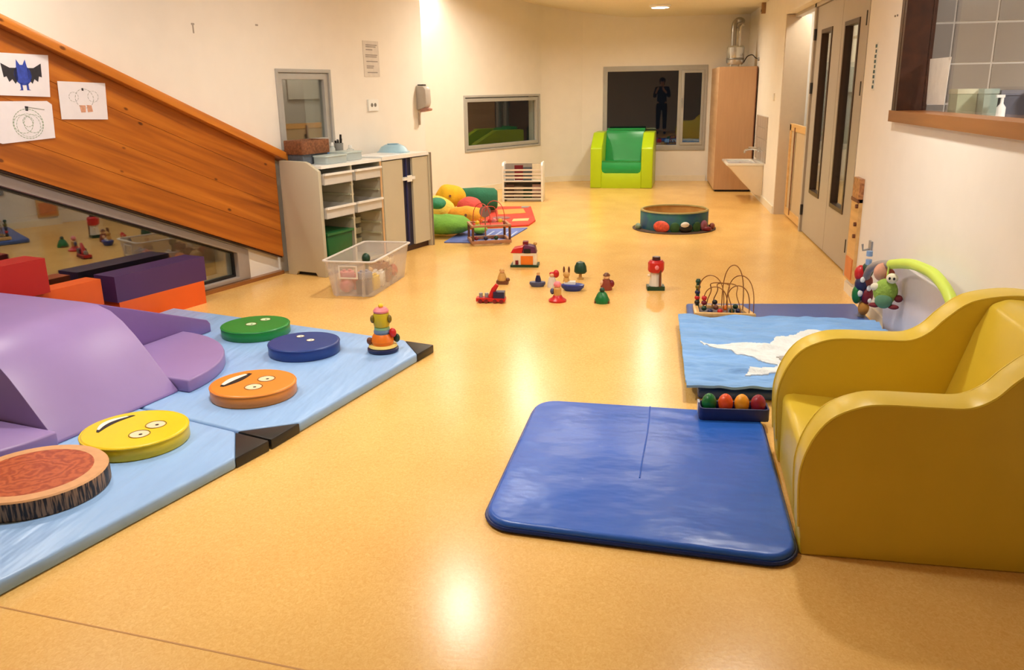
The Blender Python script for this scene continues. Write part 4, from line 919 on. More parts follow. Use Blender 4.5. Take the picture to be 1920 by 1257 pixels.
MB().cyl((-0.02, 0.09, 0.27), 0.055, 0.02, 20, rot=RX(80)).build('spinner', M('grey_spinner', (140, 116, 108), 0.5), t)
MB().tube([(-0.02, 0.09, 0.03), (-0.02, 0.09, 0.25)], 0.007, 8).build('spinner_post', M('rosy_wood'), t)

# ================================================================== QUILT CORNER
t = thing('folding_mat', 'slate blue vinyl mat under the pale quilt by the brown-framed window wall', 'mat', (0, 0, 0))
MB().prism([(0.255, 3.78), (1.34, 3.82), (1.34, 5.56), (0.265, 5.46)], 0.0, 0.042, 'xy').build('mat_body', M('slate_blue_vinyl', (66, 96, 168), 0.38, var=0.05, scale=4, bump=0.25, bscale=3), t, bevel=0.014, bseg=3)
def quilt_z(x, y):
    e = 0.020*noise.noise(Vector((x*4, y*15+x*3, 1.3)))+0.016*noise.noise(Vector((x*2.5+y, y*6, 4.1)))+0.012*noise.noise(Vector((x*9, y*34+x*6, 7)))
    return max(0.058, 0.074+e)
def drape(name, mat, inside, nx=200, ny=220, bx=(0.20, 1.335), by=(3.74, 5.04), dz=0.0, parent=None, thick=0.012):
    bm = bmesh.new(); vs = {}
    def V(i, j):
        if (i, j) not in vs:
            x = bx[0]+(bx[1]-bx[0])*i/nx; y = by[0]+(by[1]-by[0])*j/ny
            vs[(i, j)] = bm.verts.new((x, y, quilt_z(x, y)+dz))
        return vs[(i, j)]
    for i in range(nx):
        for j in range(ny):
            x = bx[0]+(bx[1]-bx[0])*(i+0.5)/nx; y = by[0]+(by[1]-by[0])*(j+0.5)/ny
            if inside(x, y): bm.faces.new((V(i, j), V(i+1, j), V(i+1, j+1), V(i, j+1)))
    r = bmesh.ops.extrude_face_region(bm, geom=bm.faces[:])
    lo = [g for g in r['geom'] if isinstance(g, bmesh.types.BMVert)]
    bmesh.ops.translate(bm, vec=(0, 0, -thick), verts=lo)
    bmesh.ops.recalc_face_normals(bm, faces=bm.faces[:])
    me = bpy.data.meshes.new(name); bm.to_mesh(me); bm.free()
    for p in me.polygons: p.use_smooth = True
    me.set_sharp_from_angle(angle=R(50)); me.materials.append(mat)
    o = bpy.data.objects.new(name, me); COL.objects.link(o)
    if parent: o.parent = parent
    return o
def inpoly(poly):
    def f(x, y):
        c = False; n = len(poly)
        for i in range(n):
            (x1, y1), (x2, y2) = poly[i], poly[(i+1) % n]
            if (y1 > y) != (y2 > y) and x < (x2-x1)*(y-y1)/(y2-y1)+x1: c = not c
        return c
    return f
q = thing('baby_quilt', 'wrinkled pale blue quilt with a white animal patch, spread on the slate blue mat', 'quilt', (0, 0, 0))
drape('quilt_cloth', M('pale_blue_cloth', (126, 174, 232), 0.75, var=0.12, scale=6, bump=0.35, bscale=26, stretch=(0.6, 1.8, 1)), lambda x, y: True, parent=q)
patch = [(0.30, 4.50), (0.36, 4.44), (0.47, 4.46), (0.62, 4.42), (0.74, 4.60), (0.92, 4.72), (1.05, 4.70), (1.10, 4.40), (1.05, 4.0), (0.80, 3.88), (0.62, 3.95), (0.48, 3.92), (0.52, 4.02), (0.66, 4.10), (0.56, 4.17), (0.44, 4.30), (0.34, 4.36)]
drape('animal_patch', M('white_fleece', (228, 234, 236), 0.85, var=0.05, scale=30, bump=0.4, bscale=60), inpoly(patch), dz=0.006, parent=q, thick=0.008)
drape('grey_patch', M('grey_fleece', (176, 172, 168), 0.85, var=0.06, scale=40, bump=0.3, bscale=80), inpoly([(0.66, 4.20), (0.80, 4.28), (0.95, 4.26), (0.92, 4.08), (0.74, 4.08)]), dz=0.011, parent=q, thick=0.008)

# egg shakers in a navy tray
t = thing('egg_tray', 'navy blue tray holding four coloured eggs at the edge of the royal blue mat', 'tray', (0.385, 3.475, 0.038), 0.03)
MB().plate(rrect(-0.145, 0.145, -0.05, 0.05, 0.02), [rrect(-0.137, 0.137, -0.042, 0.042, 0.016)], 0.0, 0.055, 'xy').box(-0.14, 0.14, -0.045, 0.045, 0.0, 0.02).build('tray_body', M('navy_tray', (26, 40, 96), 0.4), t, bevel=0.003)
MB().box(-0.15, -0.142, -0.02, 0.02, 0.02, 0.07).build('handle', M('silver_tab', (170, 180, 200), 0.3), t)
for i, (c, lab) in enumerate(((green_m, 'dark green egg in the navy tray'), (M('orange_red_paint', (232, 84, 34), 0.35), 'orange-red egg in the navy tray'), (M('amber_paint', (238, 160, 36), 0.35), 'amber egg in the navy tray'), (M('wine_paint', (150, 32, 50), 0.35), 'wine red egg in the navy tray'))):
    m_ = MB().lathe([(0, 0)]+[(0.032*math.sin(math.pi*k/12)*(1.06-0.12*k/12), 0.042*(1-math.cos(math.pi*k/12))) for k in range(1, 12)]+[(0, 0.084)], seg=20)
    o = m_.build('toy_egg', c, ang=80)
    v_ = Matrix.Translation((0.385, 3.475, 0.038)) @ Matrix.Rotation(0.03, 4, 'Z') @ Vector((-0.102+0.068*i, 0, 0.0205)); o.location = v_
    tag(o, lab, 'toy egg', 'eggs in the navy tray')

# ================================================================== ACTIVITY ARCH BY THE RIGHT WALL
t = thing('activity_arch', 'lime green foam play arch with a patchwork cloth leg by the cream wall', 'play arch', (0, 0, 0))
MB().tube(spline([(1.27, 3.52, 0.02), (1.285, 3.56, 0.28), (1.295, 3.72, 0.48), (1.30, 3.98, 0.555), (1.30, 4.28, 0.548), (1.30, 4.50, 0.515), (1.29, 4.68, 0.475)], 8), 0.026, 12).build('arch_tube', vinyl('lime_foam', (198, 222, 84), 0.45), t, ang=60)
MB().tube(spline([(1.29, 4.66, 0.478), (1.29, 4.90, 0.43), (1.29, 5.10, 0.36), (1.295, 5.20, 0.25), (1.30, 5.22, 0.12), (1.30, 5.22, 0.045)], 6), 0.022, 10).build('arch_leg', M('grey_cloth_leg', (150, 142, 138), 0.7), t, ang=60)
for (x, y, z, rx, rz_, mt) in ((1.265, 5.20, 0.315, 0.035, 0.05, red_m), (1.30, 5.19, 0.335, 0.035, 0.05, dgreen_m), (1.275, 5.19, 0.25, 0.04, 0.05, navy_m), (1.305, 5.18, 0.27, 0.03, 0.04, M('russet_paint')), (1.255, 5.19, 0.19, 0.03, 0.06, green_m), (1.31, 5.18, 0.185, 0.035, 0.055, maroon_m), (1.285, 5.19, 0.20, 0.03, 0.05, navy_m), (1.30, 5.19, 0.105, 0.032, 0.045, M('ochre_cloth', (190, 132, 52), 0.7))):
    MB().sph((x, y, z), rx, rx, rz_, 14, 9).build('cloth_patch', mt, t)
for (x, y, z, r_) in ((1.27, 5.155, 0.285, 0.014), (1.31, 5.15, 0.235, 0.014), (1.265, 5.165, 0.20, 0.016), (1.32, 5.15, 0.16, 0.012)):
    MB().sph((x, y, z), r_, r_*0.6, r_*1.3, 10, 7).build('white_patch', white_p, t)
for z in (0.40, 0.45): MB().cyl((1.285, 5.12, z), 0.018, 0.03, 12).build('clip', M('pale_blue_clip', (130, 160, 200), 0.4), t)
t = thing('plush_animal', 'green plush animal with dark red feet hanging from the play arch', 'plush toy', (1.265, 4.64, 0.25), -0.4)
MB().sph((0, 0, 0.085), 0.062, 0.05, 0.07, 18, 12).build('body', M('frog_green_plush', (140, 172, 70), 0.85, var=0.15, scale=40, bump=0.4, bscale=90), t)
MB().sph((0.03, -0.03, 0.165), 0.03, 0.022, 0.028).build('head_tuft', M('cream_plush', (226, 218, 196), 0.85, var=0.1), t)
for sx in (0.02, 0.042): MB().sph((sx, -0.052, 0.168), 0.006, 0.004, 0.008, 8, 6).build('eye', black_p, t)
MB().sph((-0.05, -0.02, 0.11), 0.025, 0.02, 0.02).build('cheek', M('cream_plush'), t)
for sx in (-0.045, 0.05): MB().sph((sx, -0.03, 0.012), 0.028, 0.022, 0.013).build('foot', M('dark_red_plush', (110, 24, 34), 0.8), t)
MB().sph((0.068, -0.01, 0.055), 0.022, 0.018, 0.02).build('hand', M('dark_red_plush'), t)
MB().sph((0.0, -0.035, 0.04), 0.045, 0.03, 0.04).build('belly', M('teal_plush', (86, 130, 100), 0.85, var=0.1), t)
MB().tube([(0, 0, 0.15), (0.002, 0.01, 0.225)], 0.005, 6).build('strap', M('lime_strap', (186, 206, 90), 0.6), t)
t = thing('plush_ball_toy', 'rosy plush ball toy hanging at the end of the play arch', 'plush toy', (1.275, 4.76, 0.37))
MB().sph((0, 0, 0.045), 0.05, 0.04, 0.052).build('body', M('rosy_plush', (206, 150, 124), 0.85, var=0.1), t)
MB().sph((0.025, -0.028, 0.035), 0.03, 0.02, 0.036).build('muzzle', M('russet_plush', (160, 76, 56), 0.85), t)
MB().tube([(0, 0.0, 0.09), (0.01, -0.03, 0.11)], 0.006, 6).build('strap', M('lime_strap'), t)
# pale panel behind the arch
pp = rrect(3.55, 4.98, 0.0, 0.47, 0.16, 8)
tag(MB().prism([(a, max(0.0, b)) for a, b in pp], 1.352, 1.378, 'yz').build('padded_board', M('pale_lilac_panel', (206, 198, 204), 0.35, var=0.02), bevel=0.006), 'pale lilac rounded board leaning on the wall behind the play arch', 'board')

# wooden board on the wall end beside the doors
t = thing('wooden_wall_board', 'narrow vertical wooden board with pegs on the wall edge beside the doors', 'board', (1.40, 5.88, 0))
MB().box(-0.022, -0.0, 0.0, 0.22, 0.10, 0.66).build('board', ply_m, t, bevel=0.004)
MB().box(-0.03, -0.0, 0.0, 0.18, 0.66, 0.80).build('top_block', wood_mat('brown_slats', (120, 70, 40), (176, 116, 70), (206, 150, 100), knots=False, sc=40, along=1.0), t, bevel=0.004)
MB().box(-0.034, 0, 0.0, 0.19, 0.645, 0.668).build('ledge', brownp_m, t)
for zz_ in (0.62, 0.50, 0.42): MB().cyl((-0.028, 0.03, zz_), 0.014, 0.02, 10, rot=RY(90)).build('peg', brownp_m, t)
MB().box(-0.03, -0.018, 0.02, 0.2, 0.12, 0.26).build('orange_patch', M('orange_patch', (214, 130, 70), 0.5), t)
t = thing('wall_hook_rail', 'grey metal hook on the wall above the play arch', 'hook', (1.40, 5.55, 0.40))
MB().box(-0.012, 0, -0.03, 0.03, -0.02, 0.05).build('plate', grey_p, t, bevel=0.003)
MB().tube([(-0.005, 0, 0), (-0.05, 0, -0.01), (-0.055, 0, 0.03)], 0.007, 8).build('hook', grey_p, t)
# sign strip on the wall between doors and window
t = thing('wall_sign', 'narrow vertical sign with dark teal letters on the cream wall beside the doors', 'sign', (1.40, 5.88, 1.36))
MB().box(-0.004, 0, 0, 0.06, 0, 0.29).build('strip', M('sign_white', (226, 222, 210), 0.5), t)
for i in range(9):
    MB().box(-0.006, -0.003, 0.012, 0.05-0.012*(i % 3 == 1), 0.012+0.031*i, 0.032+0.031*i).build('letter', M('teal_ink', (36, 76, 82), 0.5), t)
t = thing('wall_screw', 'pair of small screws in the cream wall beside the brown window frame', 'screw', (1.40, 5.5, 1.78))
for yy in (0.0, 0.05): MB().cyl((-0.003, yy, 0), 0.006, 0.006, 10, rot=RY(90)).build('screw_head', M('screw_grey', (150, 140, 126), 0.4, metal=0.6), t)

# ================================================================== ROUND PLAY POOL
def pool_mat():
    m = bpy.data.materials.new('teal_jungle_print'); m.use_nodes = True; nt = m.node_tree; b = nt.nodes['Principled BSDF']; b.inputs['Roughness'].default_value = 0.5
    tc = nt.nodes.new('ShaderNodeTexCoord'); n = nt.nodes.new('ShaderNodeTexNoise'); n.inputs['Scale'].default_value = 9
    nt.links.new(tc.outputs['Object'], n.inputs['Vector'])
    rp = nt.nodes.new('ShaderNodeValToRGB'); e = rp.color_ramp.elements; e[0].position = 0.35; e[0].color = lin((26, 74, 110)); e[1].position = 0.65; e[1].color = lin((32, 104, 92))
    nt.links.new(n.outputs[0], rp.inputs[0]); nt.links.new(rp.outputs[0], b.inputs['Base Color']); return m
t = thing('play_pool', 'low round teal play pool with animal prints standing in the middle of the floor', 'play pool', (0.27, 8.84, 0))
MB().lathe([(0.345, 0.0), (0.345, 0.185), (0.335, 0.195), (0.325, 0.185), (0.325, 0.022), (0.0, 0.02), (0.0, 0.0)], seg=48).build('wall_ring', pool_mat(), t, ang=50)
MB().lathe([(0.324, 0.19), (0.323, 0.026), (0.0, 0.024)], seg=48).build('lining', M('tan_lining', (186, 140, 74), 0.6, var=0.12, scale=12), t, ang=50)
MB().lathe([(0.348, 0.19), (0.34, 0.202), (0.322, 0.202), (0.318, 0.19)], seg=48).build('rim', M('olive_rim', (150, 132, 70), 0.5, var=0.1), t)
MB().lathe([(0.34, 0.0), (0.42, 0.0), (0.425, 0.006), (0.35, 0.014)], seg=48).build('skirt', M('dark_olive_cloth', (74, 52, 34), 0.7, var=0.2, scale=20), t)
for ang_, kind in ((-112, 'lion'), (-72, 'panda'), (-35, 'hippo'), (-160, 'bird'), (-12, 'fox'), (-90, 'bush'), (-52, 'bush')):
    a = R(ang_); c = (0.352*math.cos(a), 0.352*math.sin(a))
    rz_ = RZ(ang_+90)
    if kind == 'lion':
        o = MB().sph((c[0], c[1], 0.062), 0.085, 0.022, 0.06, 16, 10, rz_).build('animal_figure', M('coral_print', (216, 84, 62), 0.5, var=0.3, scale=40), t)
    elif kind == 'panda':
        o = MB().sph((c[0], c[1], 0.05), 0.07, 0.025, 0.05, 16, 10, rz_).build('animal_figure', black_p, t)
        MB().sph((c[0]-0.01, c[1]-0.012, 0.085), 0.045, 0.022, 0.03, 14, 9, rz_).build('face_patch', white_t, o)
    elif kind == 'hippo':
        o = MB().sph((c[0], c[1], 0.06), 0.055, 0.03, 0.055, 16, 10, rz_).build('animal_figure', M('mauve_print', (136, 74, 92), 0.5, var=0.2), t)
        MB().sph((c[0]+0.03, c[1]-0.02, 0.03), 0.05, 0.025, 0.024).build('face_patch', maroon_m, o)
    elif kind == 'bush':
        MB().sph((c[0], c[1], 0.055), 0.05, 0.012, 0.055, 14, 8, rz_).build('bush_print', M('bush_green', (40, 84, 40), 0.6, var=0.2), t)
    else:
        MB().sph((c[0]*1.1, c[1]*1.1, 0.035), 0.045, 0.03, 0.035, 14, 8, rz_).build('animal_figure', M('sage_print', (120, 140, 116), 0.5, var=0.2) if kind == 'bird' else M('russet_paint'), t)

# ================================================================== MAGAZINE RACK
t = thing('magazine_rack', 'white slatted magazine rack with books near the angled wall', 'rack', (-1.875, 10.87, 0), R(2))
for x0 in (0.0, 0.505):
    MB().prism([(0, 0), (0.30, 0), (0.30, 0.50), (0.22, 0.50), (0.06, 0.30), (0.0, 0.28)] if False else [(0, 0.0), (0.28, 0.0), (0.28, 0.46), (0.24, 0.50), (0.04, 0.50), (0, 0.46)], x0, x0+0.025, 'yz').build('side_panel', white_p, t, bevel=0.004)
for z in (0.07, 0.115, 0.165, 0.30, 0.345, 0.395):
    MB().box(0.025, 0.505, 0.0, 0.012, z, z+0.022).build('slat', white_t, t, bevel=0.002)
for z in (0.03, 0.255): MB().box(0.025, 0.505, 0.01, 0.27, z, z+0.015).build('shelf', white_p, t)
MB().box(0.025, 0.505, 0.262, 0.274, 0.03, 0.47).build('back_panel', M('rack_back', (160, 148, 134), 0.6), t)
Tm = Matrix.Translation((-1.875, 10.87, 0)) @ RZ(2)
bc_ = [M('umber_cover', (84, 56, 40), 0.5), M('taupe_cover', (128, 112, 96), 0.5), dgreen_m, M('rose_cover', (196, 160, 150), 0.5), M('grey_cover', (150, 146, 142), 0.5), maroon_m, M('slate_cover', (90, 96, 104), 0.5), cream_m]
labs = ['brown', 'taupe', 'dark green', 'rosy', 'grey', 'maroon', 'slate', 'cream']
for r_, (zb, hmax) in enumerate(((0.0455, 0.17), (0.2705, 0.21))):
    for i in range(4):
        k = r_*4+i
        t_ = thing('picture_book', '%s covered picture book on the %s shelf of the white rack' % (labs[k], ('lower', 'upper')[r_]), 'book', Tm @ Vector((0.04+0.115*i, 0.05+0.03*(i % 2), zb)), R(2), 'books in the white rack')
        hh = hmax-0.02*(i % 3)
        MB().box(0, 0.112, 0, 0.003, 0, hh).box(0, 0.112, 0.013, 0.016, 0, hh).box(0, 0.003, 0, 0.016, 0, hh).build('cover', bc_[k], t_)
        MB().box(0.003, 0.109, 0.003, 0.013, 0.003, hh-0.003).build('pages', paper_m, t_)

# ================================================================== PLUSH CUSHIONS AND RUG BEHIND THE LOCKER
def plush(name, label, cat, mat, c, r, rot=None, extra=None):
    t = thing(name, label, cat, (c[0], c[1], 0), 0, 'soft plush cushions behind the locker unit')
    m_ = MB().sph((0, 0, c[2]), r[0], r[1], r[2], 24, 16, rot)
    for v in m_.bm.verts: v.co += v.normal*0.0; 
    for v in m_.bm.verts:
        d = noise.noise(v.co*9+Vector(c))*0.018; v.co += (v.co-Vector((0, 0, c[2]))).normalized()*d
    o = m_.build('cushion', mat, t, ang=90)
    if extra: extra(t, c)
    return t
pl = lambda n, c: M(n, c, 0.8, var=0.12, scale=12, bump=0.3, bscale=50)
def stem(t, c): MB().tube([(0.02, -0.12, c[2]+0.01), (0.03, -0.16, c[2]+0.02)], 0.014, 8).build('stalk', brownp_m, t)
plush('plush_cushion', 'large leaf green plush cushion lying against the locker unit', 'cushion', pl('leaf_green_plush', (112, 168, 58)), (-2.02, 8.22, 0.115), (0.30, 0.22, 0.10))
plush('plush_cushion', 'small bright green plush cushion in front of the orange one', 'cushion', pl('bright_green_plush', (124, 184, 66)), (-1.655, 8.25, 0.06), (0.08, 0.11, 0.042))
plush('plush_cushion', 'yellow round plush cushion on top of the pile beside the dark green bolster', 'cushion', pl('yellow_plush', (238, 190, 36)), (-2.22, 9.42, 0.25), (0.17, 0.15, 0.13), None, stem)
plush('plush_cushion', 'pale yellow plush cushion next to the teal leaf', 'cushion', pl('pale_yellow_plush', (232, 210, 92)), (-2.26, 8.95, 0.16), (0.18, 0.16, 0.15))
plush('plush_cushion', 'small teal plush leaf lying on the green cushion', 'cushion', pl('teal_leaf_plush', (56, 140, 104)), (-2.15, 8.52, 0.28), (0.09, 0.10, 0.06))
plush('plush_cushion', 'coral red round plush cushion behind the orange one', 'cushion', pl('coral_plush', (214, 84, 78)), (-1.97, 9.25, 0.15), (0.14, 0.13, 0.12))
plush('plush_cushion', 'orange plush carrot cushion lying across the pile', 'cushion', pl('orange_plush', (240, 164, 46)), (-1.90, 8.74, 0.135), (0.20, 0.12, 0.095), None, stem)
t = thing('plush_bolster', 'dark green plush bolster lying behind the coral cushion', 'cushion', (-1.99, 9.80, 0), 0.1, 'soft plush cushions behind the locker unit')
prof = [(0, -0.24), (0.10, -0.235), (0.13, -0.2), (0.14, 0.0), (0.13, 0.2), (0.10, 0.235), (0, 0.24)]
m_ = MB().lathe(prof, seg=24); bmesh.ops.rotate(m_.bm, matrix=Matrix.Rotation(R(90), 3, 'Y'), verts=m_.bm.verts); bmesh.ops.translate(m_.bm, vec=(0, 0, 0.166), verts=m_.bm.verts)
m_.build('cushion', pl('dark_green_plush', (30, 112, 82)), t, ang=60)
t = thing('play_rug', 'red quilted play rug with orange and grey patches behind the bead table', 'rug', (0, 0, 0))
MB().prism([(-1.86, 8.62), (-1.25, 8.86), (-1.22, 9.2), (-1.42, 10.3), (-2.02, 10.25)], 0.0, 0.022, 'xy').build('rug_body', M('red_quilt', (222, 66, 48), 0.7, var=0.12, scale=7, bump=0.3, bscale=14), t, bevel=0.008)
MB().prism([(-1.70, 9.55), (-1.40, 9.70), (-1.48, 10.05), (-1.78, 9.95)], 0.021, 0.026, 'xy').build('patch', M('orange_cloth', (244, 156, 72), 0.7), t)
MB().prism([(-1.46, 9.05), (-1.29, 9.1), (-1.30, 9.28), (-1.47, 9.22)], 0.021, 0.026, 'xy').build('patch', M('peach_cloth', (246, 190, 130), 0.7), t)
MB().cyl((-1.62, 9.3, 0.024), 0.10, 0.006, 20).build('patch', M('grey_cloth', (142, 104, 100), 0.7), t)
MB().prism([(-1.52, 10.14), (-1.44, 10.16), (-1.43, 10.28), (-1.53, 10.27)], 0.021, 0.026, 'xy').build('corner_patch', grey_p, t)
t = thing('play_rug', 'blue play rug with pale stripes under the bead table', 'rug', (0, 0, 0))
MB().prism([(-1.92, 7.80), (-1.36, 7.80), (-1.24, 8.72), (-1.62, 8.60), (-1.88, 8.5)], 0.0, 0.012, 'xy').build('rug_body', M('periwinkle_cloth', (98, 118, 190), 0.7, var=0.15, scale=10), t, bevel=0.004)
for i in range(4): MB().prism([(-1.60+0.08*i, 7.95), (-1.58+0.08*i, 7.95), (-1.54+0.08*i, 8.45), (-1.56+0.08*i, 8.45)], 0.0115, 0.0135, 'xy').build('stripe', M('pale_stripe', (176, 190, 226), 0.7), t)

# ================================================================== TALL CABINET, VENT UNIT, WASH BASIN
t = thing('tall_cabinet', 'tall beech cabinet in the corner beside the double window', 'cabinet', (0.885, 12.05, 0))
MB().box(0, 0.495, 0.02, 1.42, 0.03, 1.65).build('carcass', beech_m, t, bevel=0.003)
MB().box(0.0, 0.495, 0.0, 0.02, 0.03, 1.65).build('door', M('shaded_beech_face', (184, 144, 106), 0.45, var=0.05, scale=5, stretch=(8, 8, 0.6)), t, bevel=0.002)  # front darker than the carcass, its shadow painted into the beech
MB().box(0.02, 0.48, 0.04, 1.40, 0.0, 0.03).build('plinth', dark_m, t)
MB().box(0.485, 0.497, -0.004, 0.004, 0.03, 1.65).build('edge_strip', brownp_m, t)
t = thing('ventilation_unit', 'silver ventilation drum with two pipes on top of the tall cabinet', 'ventilation unit', (1.105, 12.30, 1.65))
MB().lathe([(0, 0.03), (0.095, 0.03), (0.115, 0.06), (0.115, 0.25), (0.10, 0.27), (0, 0.275)], seg=28).build('drum', metal_m, t)
MB().lathe([(0.118, 0.09), (0.12, 0.095), (0.12, 0.11), (0.118, 0.115)], seg=28).build('band', M('drum_band', (120, 116, 108), 0.4, metal=0.6), t)
for a in (45, 135, 225, 315): MB().cyl((0.085*math.cos(R(a)), 0.085*math.sin(R(a)), 0.018), 0.014, 0.036, 10).build('foot', metal_m, t)
MB().tube(spline([(-0.035, 0, 0.26), (-0.035, 0, 0.50), (-0.01, 0.02, 0.585), (0.05, 0.06, 0.60), (0.10, 0.4, 0.60), (0.10, 1.25, 0.60)], 6), 0.036, 14).build('pipe', M('pipe_steel', (150, 146, 138), 0.35, metal=0.8), t, ang=60)
MB().tube(spline([(0.045, 0, 0.26), (0.045, 0, 0.46), (0.06, 0.03, 0.53), (0.09, 0.1, 0.54), (0.12, 0.5, 0.54), (0.12, 1.25, 0.54)], 6), 0.016, 10).build('pipe', chrome_m, t, ang=60)
t = thing('power_cable', 'dark cable looping from the ventilation drum to the cream wall', 'cable', (0, 0, 0))
MB().tube(spline([(1.215, 12.30, 1.70), (1.26, 12.28, 1.78), (1.32, 12.25, 1.80), (1.36, 12.2, 1.76), (1.395, 12.1, 1.74)], 6), 0.007, 8).build('cable', dark_m, t, ang=80)
MB().cyl((1.39, 12.1, 1.74), 0.022, 0.025, 12, rot=RY(90)).build('plug', grey_p, t)
# wash basin on the right wall
cer_m = M('white_ceramic', (236, 232, 222), 0.15, var=0.01, coat=0.4)
t = thing('wash_basin', 'low white wall-hung wash basin on the wall beside the cabinet', 'wash basin', (XR, 10.95, 0))
MB().prism([(-0.43, 0.455), (-0.43, 0.435), (-0.40, 0.415), (-0.22, 0.22), (-0.10, 0.10), (-0.0, 0.06), (0, 0.455)], 0.0, 0.72, 'xz').build('apron', M('basin_apron', (226, 210, 184), 0.35, var=0.02), t, bevel=0.01)
MB().plate([(-0.45, -0.01), (0, -0.01), (0, 0.73), (-0.45, 0.73)], [rrect(-0.41, -0.09, 0.05, 0.67, 0.05)], 0.45, 0.478, 'xy').build('rim', cer_m, t, bevel=0.006)
MB().prism(rrect(-0.415, -0.085, 0.045, 0.675, 0.05), 0.452, 0.458, 'xy').build('bowl', M('basin_grey', (196, 198, 200), 0.2), t)
MB().cyl((-0.25, 0.36, 0.459), 0.02, 0.004, 14).build('drain', chrome_m, t)
t = thing('mixer_tap', 'chrome wall tap above the white wash basin', 'tap', (XR-0.01, 11.3, 0.0))
MB().cyl((-0.02, 0, 0.62), 0.03, 0.04, 14, rot=RY(90)).build('flange', chrome_m, t)
MB().tube(spline([(-0.02, 0, 0.62), (-0.10, 0, 0.63), (-0.18, 0, 0.62), (-0.195, 0, 0.58)], 5), 0.014, 10).build('spout', chrome_m, t, ang=60)
MB().box(-0.15, -0.05, -0.012, 0.012, 0.645, 0.658).build('lever', chrome_m, t, bevel=0.004)
sp = sroot('trim_5', 'grey tile splashback above the wash basin', 'splashback', (XR, 10.80, 0.48))
MB().box(-0.004, 0, 0, 1.1, 0, 0.56).build('grout_bed', M('pale_grout', (214, 206, 196), 0.8), sp)
stm = None
for i in range(5):
    for k in range(4):
        if stm is None: o = MB().box(-0.011, -0.003, 0.004, 0.214, 0.004, 0.134).build('tile', M('splash_tile', (176, 164, 152), 0.3, var=0.04), sp, bevel=0.002, bseg=1); stm = o.data
        else: o = bpy.data.objects.new('tile', stm); COL.objects.link(o); o.parent = sp
        o.location = (0, 0.004+0.218*i, 0.005+0.138*k)
t = thing('light_switch', 'white light switch on the wall beside the gate opening', 'switch', (XR, 10.39, 1.23))
MB().box(-0.01, 0, 0, 0.08, 0, 0.085).build('plate', M('switch_white', (226, 216, 198), 0.4), t, bevel=0.003)
MB().box(-0.015, -0.008, 0.02, 0.06, 0.015, 0.07).build('rocker', white_p, t, bevel=0.003)
t = thing('wall_sensor', 'small brown sensor box high on the wall above the wash basin', 'sensor', (XR, 11.75, 2.28))
MB().box(-0.05, 0, 0, 0.06, 0, 0.13).build('body', M('sensor_brown', (150, 116, 80), 0.5), t, bevel=0.006)
MB().box(-0.055, -0.045, 0.015, 0.045, 0.02, 0.05).build('lens', dark_m, t, bevel=0.002)

# ================================================================== WASHROOM THINGS BEHIND THE BROWN WINDOW
sh = thing('washroom_counter', 'pale counter just behind the brown-framed window', 'counter', (1.56, 2.6, 0))
MB().box(0, 0.52, 0, 3.1, 1.13, 1.17).build('worktop', M('pale_counter', (206, 202, 196), 0.4), sh)
MB().box(0.02, 0.50, 0, 3.1, 0.0, 1.13).build('cabinet_body', M('counter_body', (190, 184, 174), 0.5), sh)
t = thing('window_notice', 'blank white sheet hanging on the washroom window glass', 'notice', (1.5225, 4.89, 1.288))
MB().prism([(0.01, 0.0), (0.31, 0.0), (0.335, 0.24), (-0.01, 0.24)], 0.0005, 0.003, 'yz').build('sheet', M('bright_paper', (240, 234, 224), 0.7), t)
MB().box(-0.0, 0.004, -0.01, 0.02, 0.225, 0.24).build('tape', M('tape', (220, 210, 196), 0.4), t)
def carton(name, label, cat, mat, lidm, x, y, lx, ly, h):
    t = thing(name, label, cat, (x, y, 1.17))
    MB().box(-lx/2, lx/2, -ly/2, ly/2, 0, h).build('body', mat, t, bevel=0.004)
    MB().box(-lx/2-0.003, lx/2+0.003, -ly/2-0.003, ly/2+0.003, h-0.02, h+0.006).build('lid', lidm, t, bevel=0.003)
carton('storage_box', 'pale green box on the washroom counter beside the white sheet', 'box', M('pale_green_box', (170, 180, 150), 0.5), M('cream_lid', (206, 204, 176), 0.5), 1.71, 5.2, 0.10, 0.14, 0.19)
carton('storage_box', 'grey-green box on the washroom counter beside the white dispenser', 'box', M('grey_green_box', (140, 156, 146), 0.5), M('grey_green_lid', (150, 166, 158), 0.5), 1.80, 5.1, 0.07, 0.12, 0.19)
carton('storage_box', 'dark slate box on the washroom counter', 'box', M('dark_slate_box', (92, 92, 104), 0.5), M('slate_lid', (110, 110, 122), 0.5), 1.93, 5.15, 0.13, 0.14, 0.18)
carton('storage_box', 'pinkish box at the end of the washroom counter', 'box', M('pinkish_box', (196, 158, 140), 0.5), M('pale_pink_lid', (216, 190, 174), 0.5), 2.04, 5.05, 0.07, 0.12, 0.22)
t = thing('pump_bottle', 'small white pump bottle between the washroom boxes', 'bottle', (1.835, 4.98, 1.17))
MB().lathe([(0, 0), (0.022, 0), (0.022, 0.10), (0.008, 0.12), (0.008, 0.15), (0, 0.15)], seg=16).build('body', white_p, t)
MB().box(-0.03, 0.01, -0.008, 0.008, 0.15, 0.165).build('pump_head', white_p, t, bevel=0.003)

